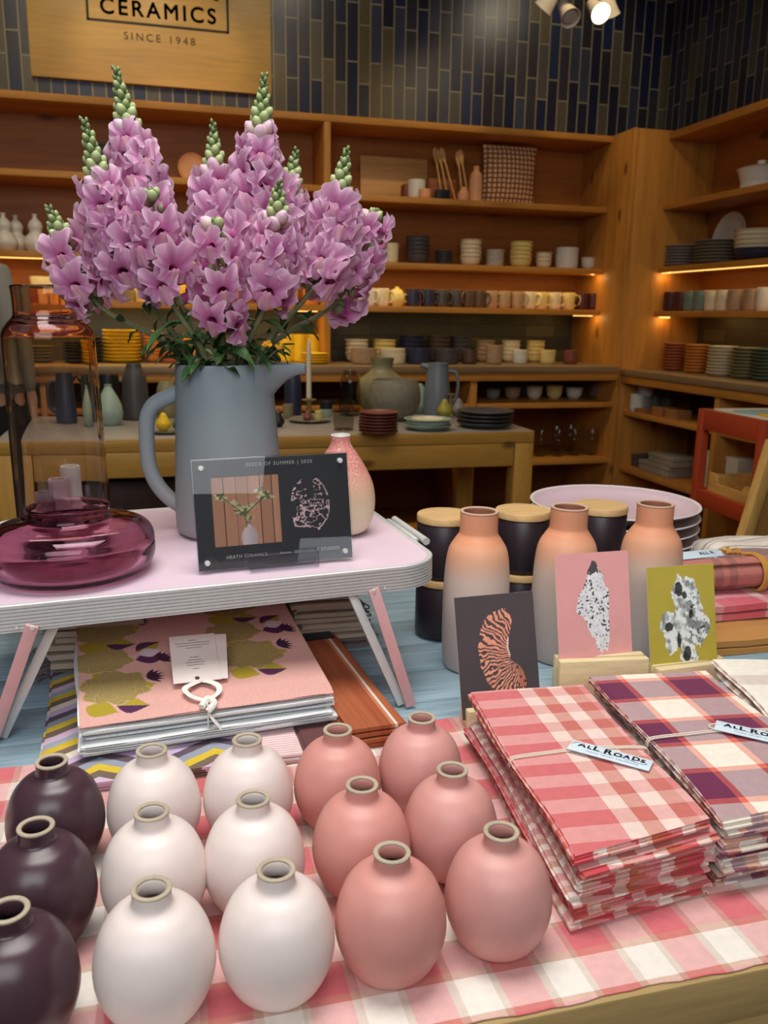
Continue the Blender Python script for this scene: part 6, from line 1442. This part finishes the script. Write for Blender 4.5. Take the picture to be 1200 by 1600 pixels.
def stem(label, tip, lean, f0, f1, n_bl, size=1.0, r0=.0058, seed=1, bulge=.0, leaves=5):
    """lean: where the stem crosses the pitcher mouth (x, y from its centre)"""
    rnd = random.Random(seed); tip = Vector(tip)
    m = MOUTH + Vector((lean[0], lean[1], 0)); foot_ = PBASE + Vector((-lean[0] * .55, -lean[1] * .55, 0))
    mid = m.lerp(tip, .5); mid += Vector((m.x - tip.x, m.y - tip.y, 0)) * -.10 + Vector((0, 0, -.02)) + Vector((bulge, 0, 0))
    P = spline([foot_, m, mid, tip], 24); i0 = 24; L = [0]
    for k in range(i0 + 1, len(P)): L.append(L[-1] + (P[k] - P[k - 1]).length)
    tot = L[-1]
    t = thing('snapdragon_stem', label, 'flower', foot_, 0, 'pink snapdragons in the pitcher'); o0 = Vector(foot_)
    b = new(); tube(b, [p - o0 for p in P], [r0 * (1 - .75 * max(0, (k - i0) / (len(P) - i0))) for k in range(len(P))], 9); obj('stem', b, GST, t)
    def at(f):
        d = f * tot
        for k in range(len(L) - 1):
            if L[k + 1] >= d:
                q = (d - L[k]) / (L[k + 1] - L[k] + 1e-9); a, c = P[i0 + k], P[i0 + k + 1]; return a.lerp(c, q), (c - a).normalized()
        return P[-1], (P[-1] - P[-2]).normalized()
    def place(me, f, az, tilt, s, off=0, roll=0):
        p, d = at(f); u = d.orthogonal().normalized(); w_ = d.cross(u); out = u * math.cos(az) + w_ * math.sin(az)
        x = (out * math.cos(tilt) + d * math.sin(tilt)).normalized(); z = (d - x * d.dot(x)).normalized(); y = z.cross(x)
        M_ = Matrix((x, y, z)).transposed().to_4x4() @ rot(roll) @ Matrix.Scale(s, 4); M_.translation = p - o0 + x * off
        o = bpy.data.objects.new(me.name.split('.')[0], me); COL.objects.link(o); o.parent = t; o.matrix_local = M_; return o
    az = rnd.uniform(0, 6)
    n_bl = int(n_bl * 1.18)
    for k in range(n_bl):
        q = (k + .5) / n_bl; f = f0 + (f1 - f0) * q; az += 2.4 + rnd.uniform(-.25, .25)
        place(rnd.choice(BLO), f, az, rnd.uniform(-.20, .30) + .15 * q, size * (1.20 - .32 * q ** 2) * rnd.uniform(.94, 1.08), .007, rnd.uniform(-.25, .25))
    nb = int((1 - f1) * tot / .0031)
    for k in range(nb):
        q = k / max(1, nb - 1); f = f1 + .008 + (1 - f1 - .012) * q ** .95; az += 2.4
        me = BUDS[3 if q < .14 else (2 if q < .42 else (1 if q < .72 else 0))]
        p, d = at(f); u = d.orthogonal().normalized(); w_ = d.cross(u); out = u * math.cos(az) + w_ * math.sin(az)
        z = (out * (1.0 - .55 * q) + d * (.75 + .6 * q)).normalized(); x = z.orthogonal().normalized(); y = z.cross(x)
        s = size * (1.50 - .58 * q); M_ = Matrix((x, y, z)).transposed().to_4x4() @ Matrix.Scale(s, 4); M_.translation = p - o0 + out * .0022
        o = bpy.data.objects.new('bud', me); COL.objects.link(o); o.parent = t; o.matrix_local = M_
    for k in range(leaves):
        f = .02 + f0 * .80 * (k + .3) / leaves; az += 2.4
        place(rnd.choice(LEAVES), f, az, rnd.uniform(.1, .7), rnd.uniform(.8, 1.25), .003)
    return t
ST = [('tallest snapdragon stem on the left, green buds before the wooden sign', (181, 108), 1.50, (-.035, -.01), .36, .76, 22, 1.05, .00, 5),
      ('left snapdragon stem with green tip, second tall one from the left', (131, 188), 1.43, (-.055, -.02), .40, .74, 17, 1.0, -.01, 6),
      ('lowest leftmost snapdragon stem drooping toward the edge', (76, 325), 1.46, (-.062, .01), .50, .82, 10, .95, -.02, 5),
      ('snapdragon stem with green tip in the middle of the bunch', (333, 193), 1.58, (-.005, .04), .44, .76, 15, 1.0, .0, 4),
      ('tall snapdragon stem right of the middle with a green spire', (413, 119), 1.50, (.018, .0), .34, .77, 22, 1.05, .0, 5),
      ('half hidden snapdragon stem behind the tall one right of the middle', (463, 236), 1.60, (.035, .03), .44, .79, 14, 1.0, .0, 4),
      ('rightmost snapdragon stem with a short green spire', (542, 233), 1.47, (.055, -.005), .40, .77, 18, 1.02, .02, 6),
      ('short snapdragon stem at the front right, buds among the blossoms', (436, 285), 1.38, (.025, -.045), .38, .76, 13, .98, .01, 5),
      ('low snapdragon stem leaning far right behind the spire', (588, 330), 1.55, (.058, .03), .48, .93, 13, 1.0, .02, 5),
      ('low snapdragon stem at the front left of the bunch', (236, 300), 1.39, (-.03, -.05), .40, .93, 12, .98, -.01, 6),
      ('shortest snapdragon stem hanging over the middle of the pitcher', (338, 345), 1.37, (-.004, -.058), .26, .93, 11, .98, .0, 6)]
for k, (lab, (u, v), y, lean, f0, f1, n, s, bl, lf) in enumerate(ST):
    stem(lab, aty(u, v, y), lean, f0, f1, n, s, seed=200 + k, bulge=bl, leaves=lf)
# loose greenery tucked in the mouth of the pitcher
rr = random.Random(8)
for k in range(9):
    a = 2 * PI * k / 9 + .3; t = thing('greenery_sprig', f'leafy green sprig at the pitcher mouth, {["right side", "back right", "back", "back left", "left side", "left front", "front left", "front right", "right front"][k]}', 'sprig', MOUTH + Vector((.052 * math.cos(a), .052 * math.sin(a), -.06)), 0, 'green sprigs at the pitcher mouth')
    h = rr.uniform(.07, .12); P = bez((0, 0, 0), (.004 * math.cos(a), .004 * math.sin(a), h * .7), (.03 * math.cos(a), .03 * math.sin(a), h), 10)
    b = new(); tube(b, P, .0016, 6); obj('stem', b, GST, t)
    for q in range(7):
        me = rr.choice(LEAVES); o = bpy.data.objects.new('leaf', me); COL.objects.link(o); o.parent = t
        i = min(9, 5 + q * 5 // 7); az = a + rr.uniform(-1.5, 1.5); o.location = P[i]; o.rotation_euler = (rr.uniform(-.3, .3), rr.uniform(-.9, .35), az); o.scale = [rr.uniform(.6, 1.0)] * 3
for k, (u, v, y) in enumerate(((437, 545, 1.42), (418, 541, 1.40))):
    p = aty(u, v, y); t = thing('marigold', ['small orange yellow blossom near the pitcher spout', 'tiny yellow blossom left of the orange one at the pitcher rim'][k], 'flower', p)
    b = new()
    for q in range(9): lathe(b, [(0, 0), (.003, .004), (.0022, .009), (0, .011)], 8, M=rot(R(rr.uniform(20, 75)), 0, 2 * PI * q / 9))
    obj('petals', b, glaze('marigold_petal', (236, 170, 34), .5, .1), t)
    b = new(); e = MOUTH + Vector((.05, -.03, -.04)) - p; tube(b, bez((0, 0, 0), (e.x * .6, e.y * .6, -.01), e, 8), .0013, 6); obj('stem', b, GST, t)
# ------------------------------------------------------------------ person at the left edge
SKIN = glaze('skin', (206, 160, 132), .5, .04, scale=20); HAIR = glaze('dark_hair', (52, 40, 34), .6, .15, scale=120); KNIT = cloth('grey_knit', (134, 132, 128), .12, weave=300); TRS = cloth('black_trousers', (30, 30, 34), .12); SHOE = glaze('black_shoe', (28, 26, 26), .5, .1)
def skinned(name, verts, edges, radii, mat, parent, root=0, sub=2):
    me = bpy.data.meshes.new(name); me.from_pydata(verts, edges, []); o = bpy.data.objects.new(name, me); COL.objects.link(o)
    sk = o.modifiers.new('skin', 'SKIN'); lay = me.skin_vertices[0] if me.skin_vertices else None
    if lay is None:
        bpy.context.view_layer.objects.active = o; me.skin_vertices.new() if hasattr(me.skin_vertices, 'new') else None; lay = me.skin_vertices[0]
    for k, r in enumerate(radii): lay.data[k].radius = r if isinstance(r, tuple) else (r, r); lay.data[k].use_root = (k == root)
    sk.use_smooth_shade = True
    sb = o.modifiers.new('sub', 'SUBSURF'); sb.levels = sb.render_levels = sub
    bpy.context.view_layer.update(); dg = bpy.context.evaluated_depsgraph_get(); m2 = bpy.data.meshes.new_from_object(o.evaluated_get(dg)); m2.name = name; m2.materials.clear(); m2.materials.append(mat); m2.shade_smooth()
    bpy.data.objects.remove(o); o = bpy.data.objects.new(name, m2); COL.objects.link(o); o.parent = parent; return o
per = thing('person', 'person in a grey sweater and black trousers standing at the left edge', 'person', (-.785, 4.18, 0), R(150))
# body: one surface - pelvis, spine, neck, head, arms and legs (front is -y)
V = [(0, 0, .95), (0, 0, 1.12), (0, .005, 1.30), (0, .01, 1.44), (0, .005, 1.53), (0, -.01, 1.60), (0, -.012, 1.68), (0, -.005, 1.75)]
Rr = [(.15, .105), (.13, .095), (.15, .105), (.11, .085), (.052, .052), (.07, .08), (.078, .095), (.05, .06)]
E_ = [(k, k + 1) for k in range(7)]
for s in (-1, 1):
    n = len(V); V += [(s * .165, .01, 1.455), (s * .205, .02, 1.30), (s * .225, .02, 1.16), (s * .232, .005, 1.03), (s * .235, -.015, .915), (s * .235, -.025, .875)]; Rr += [.058, .048, .042, .036, (.026, .032), (.020, .036)]; E_ += [(3, n)] + [(n + k, n + k + 1) for k in range(5)]
    h = n + 5
    for q, (dx, l) in enumerate(((-.026, .062), (-.009, .075), (.009, .072), (.026, .058))):
        m_ = len(V); V += [(s * .232, -.028 + dx, .86 - l * .5), (s * .228, -.030 + dx, .855 - l * .85), (s * .220, -.030 + dx * .9, .850 - l * 1.1)]; Rr += [.0095, .009, .0075]; E_ += [(h, m_), (m_, m_ + 1), (m_ + 1, m_ + 2)]
    m_ = len(V); V += [(s * .228, -.062, .862), (s * .222, -.072, .835)]; Rr += [.0105, .009]; E_ += [(h - 1, m_), (m_, m_ + 1)]
    n = len(V); V += [(s * .09, 0, .86), (s * .10, -.005, .50), (s * .105, .02, .11), (s * .108, -.03, .05), (s * .115, -.13, .035)]; Rr += [.095, .062, .045, .042, (.04, .028)]; E_ += [(0, n)] + [(n + k, n + k + 1) for k in range(4)]
skinned('body', V, E_, Rr, SKIN, per)
b = new()
lathe(b, [(0, .018)] + smooth_prof([(.010, .016), (.013, .004), (.010, -.008), (0, -.012)], 3), 12, M=T(0, -.112, 1.655) @ rot(R(-8)) @ Matrix.Diagonal((.9, 1.1, 1.3, 1)))
obj('nose', b, SKIN, per)
for s in (-1, 1):
    b = new(); lathe(b, [(0, -.012), (.011, -.006), (.013, 0), (.011, .006), (0, .012)], 14, M=T(s * .031, -.086, 1.675) @ Matrix.Diagonal((1, .7, .6, 1))); obj('eye', b, DULL, per)
    b = new(); lathe(b, [(0, -.006), (.02, -.003), (.024, .002), (.016, .006), (0, .004)], 18, M=T(s * .082, .0, 1.665) @ rot(0, R(90) * s) @ Matrix.Diagonal((1.3, .8, 1, 1))); obj('ear', b, SKIN, per)
b = new(); tube(b, spline([(-.022, -.094, 1.615), (0, -.102, 1.613), (.022, -.094, 1.615)], 4), .005, 8); obj('mouth', b, glaze('lip', (170, 100, 92), .5, .04), per)
b = new(); bmesh.ops.create_uvsphere(b, u_segments=28, v_segments=18, radius=1)
for v in b.verts:
    if v.co.z < -.1 and v.co.y < .1: v.co *= .8
bmesh.ops.transform(b, matrix=T(0, .012, 1.712) @ Matrix.Diagonal((.090, .104, .086, 1)), verts=b.verts); obj('hair', b, HAIR, per)
V = [(0, 0, .90), (0, 0, 1.0), (0, 0, 1.12), (0, .005, 1.30), (0, .01, 1.45), (0, .006, 1.50)]; Rr = [(.175, .13), (.168, .125), (.155, .118), (.172, .125), (.125, .10), (.07, .068)]; E_ = [(k, k + 1) for k in range(5)]
for s in (-1, 1):
    n = len(V); V += [(s * .168, .01, 1.458), (s * .210, .02, 1.30), (s * .23, .02, 1.16), (s * .234, .005, 1.035), (s * .236, -.008, .955)]; Rr += [.076, .066, .06, .052, .045]; E_ += [(4, n)] + [(n + k, n + k + 1) for k in range(4)]
skinned('sweater', V, E_, Rr, KNIT, per, root=2)
V = [(0, 0, .98), (0, 0, .90)]; Rr = [(.158, .118), (.162, .12)]; E_ = [(0, 1)]
for s in (-1, 1):
    n = len(V); V += [(s * .092, 0, .80), (s * .10, -.003, .50), (s * .106, .015, .14), (s * .107, .012, .08)]; Rr += [.108, .080, .064, .062]; E_ += [(1, n)] + [(n + k, n + k + 1) for k in range(3)]
skinned('trousers', V, E_, Rr, TRS, per)
for s in (-1, 1):
    V = [(s * .108, .05, .045), (s * .11, -.03, .045), (s * .117, -.16, .035)]; skinned('shoe', V, [(0, 1), (1, 2)], [(.046, .044), (.046, .044), (.042, .034)], SHOE, per)
# ------------------------------------------------------------------ light
def area(name, loc, rot_, sx, sy, power, col, spread=180):
    l = bpy.data.lights.new(name, 'AREA'); l.shape = 'RECTANGLE'; l.size = sx; l.size_y = sy; l.energy = power; l.color = col; l.spread = R(spread)
    o = bpy.data.objects.new(name, l); COL.objects.link(o); o.location = loc; o.rotation_euler = rot_; return o
def spot(name, loc, target, power, col, size=60, blend=.6, r=.04):
    l = bpy.data.lights.new(name, 'SPOT'); l.energy = power; l.color = col; l.spot_size = R(size); l.spot_blend = blend; l.shadow_soft_size = r
    o = bpy.data.objects.new(name, l); COL.objects.link(o); o.location = loc; o.rotation_euler = (Vector(target) - Vector(loc)).to_track_quat('-Z', 'Y').to_euler(); return o
NEU = (1, .965, .92); WARM = (1, .66, .24); WARM2 = (1, .76, .44)
area('ceiling_panel_light', (.1, .95, 3.1), (0, 0, 0), 1.6, 1.1, 23, NEU, 110)
area('front_fill_light', (-.5, -1.3, 2.5), (R(62), 0, R(-8)), 2.4, 1.4, 30, (.94, .97, 1), 140)  # added fill from behind the camera for upright faces, not a window
spot('sign_spot', (.1, 3.9, 3.25), (.10, 5.05, 2.60), 20, WARM2, 46)
for k, x in enumerate((-.5, .7, 1.9)):
    spot('shelf_spot', (x, 3.55, 3.2), (x + .1, 4.95, 1.75), 17, WARM2, 75)
spot('lamp_beam', (2.06, 3.98, 2.70), (1.75, 4.95, 1.95), 12, WARM2, 70)
spot('corner_spot', (1.7, 3.2, 3.2), (2.9, 4.0, 1.6), 11, WARM2, 80)
area('table_fill_light', (.1, 3.3, 3.1), (0, 0, 0), 2.4, .5, 20, (1, .84, .62), 130)  # unseen fill added to brighten the left bay and the person, no pendant
for k, x in enumerate((-.6, .9, 2.3)): spot('tile_fill_spot', (x, 4.2, 3.3), (x, 5.08, 2.62), 6 if k == 1 else 9, (1, .86, .62), 95)  # unseen spots added to brighten the tile wall
E1 = .45
area('shelf_led', ((XM + XR) / 2, 4.735, 1.566), (R(12), 0, 0), 1.5, .012, 3.2 * E1, WARM)
area('shelf_led', ((XL + XM) / 2, 4.735, 1.566), (R(12), 0, 0), 2.2, .012, 5.5 * E1, (1, .72, .26))
area('shelf_led', ((XM + XR) / 2, 4.75, 1.330), (R(12), 0, 0), 1.5, .012, 1.3 * E1, WARM)
area('shelf_led', ((XL + XM) / 2, 4.75, 1.330), (R(12), 0, 0), 2.2, .012, 7 * E1, (1, .74, .26))
area('shelf_led', (2.83, 3.1, 1.565), (0, R(-12), 0), .012, 2.4, 3.2 * E1, WARM)
area('shelf_led', (2.85, 3.1, 1.325), (0, R(-12), 0), .012, 2.4, 2.2 * E1, WARM)
for p in ((2.53, 4.735, 1.564), (2.53, 4.735, 1.326), (2.83, 4.42, 1.563), (2.84, 4.42, 1.324)):
    l = bpy.data.lights.new('led_end', 'POINT'); l.energy = .16; l.color = WARM; l.shadow_soft_size = .012; o = bpy.data.objects.new('led_end', l); COL.objects.link(o); o.location = p
w = bpy.data.worlds.new('World'); SC.world = w; w.use_nodes = True
bg = w.node_tree.nodes['Background']; bg.inputs[0].default_value = (.9, .95, 1, 1); bg.inputs[1].default_value = .10
SC.view_settings.view_transform = 'Standard'; SC.view_settings.look = 'None'; SC.view_settings.gamma = 1; SC.view_settings.exposure = 0.0; SC.view_settings.use_curve_mapping = False
SC.cycles.use_denoising = True; SC.cycles.max_bounces = 10; SC.cycles.transparent_max_bounces = 24; SC.cycles.caustics_reflective = False; SC.cycles.caustics_refractive = True; SC.cycles.sample_clamp_indirect = 6
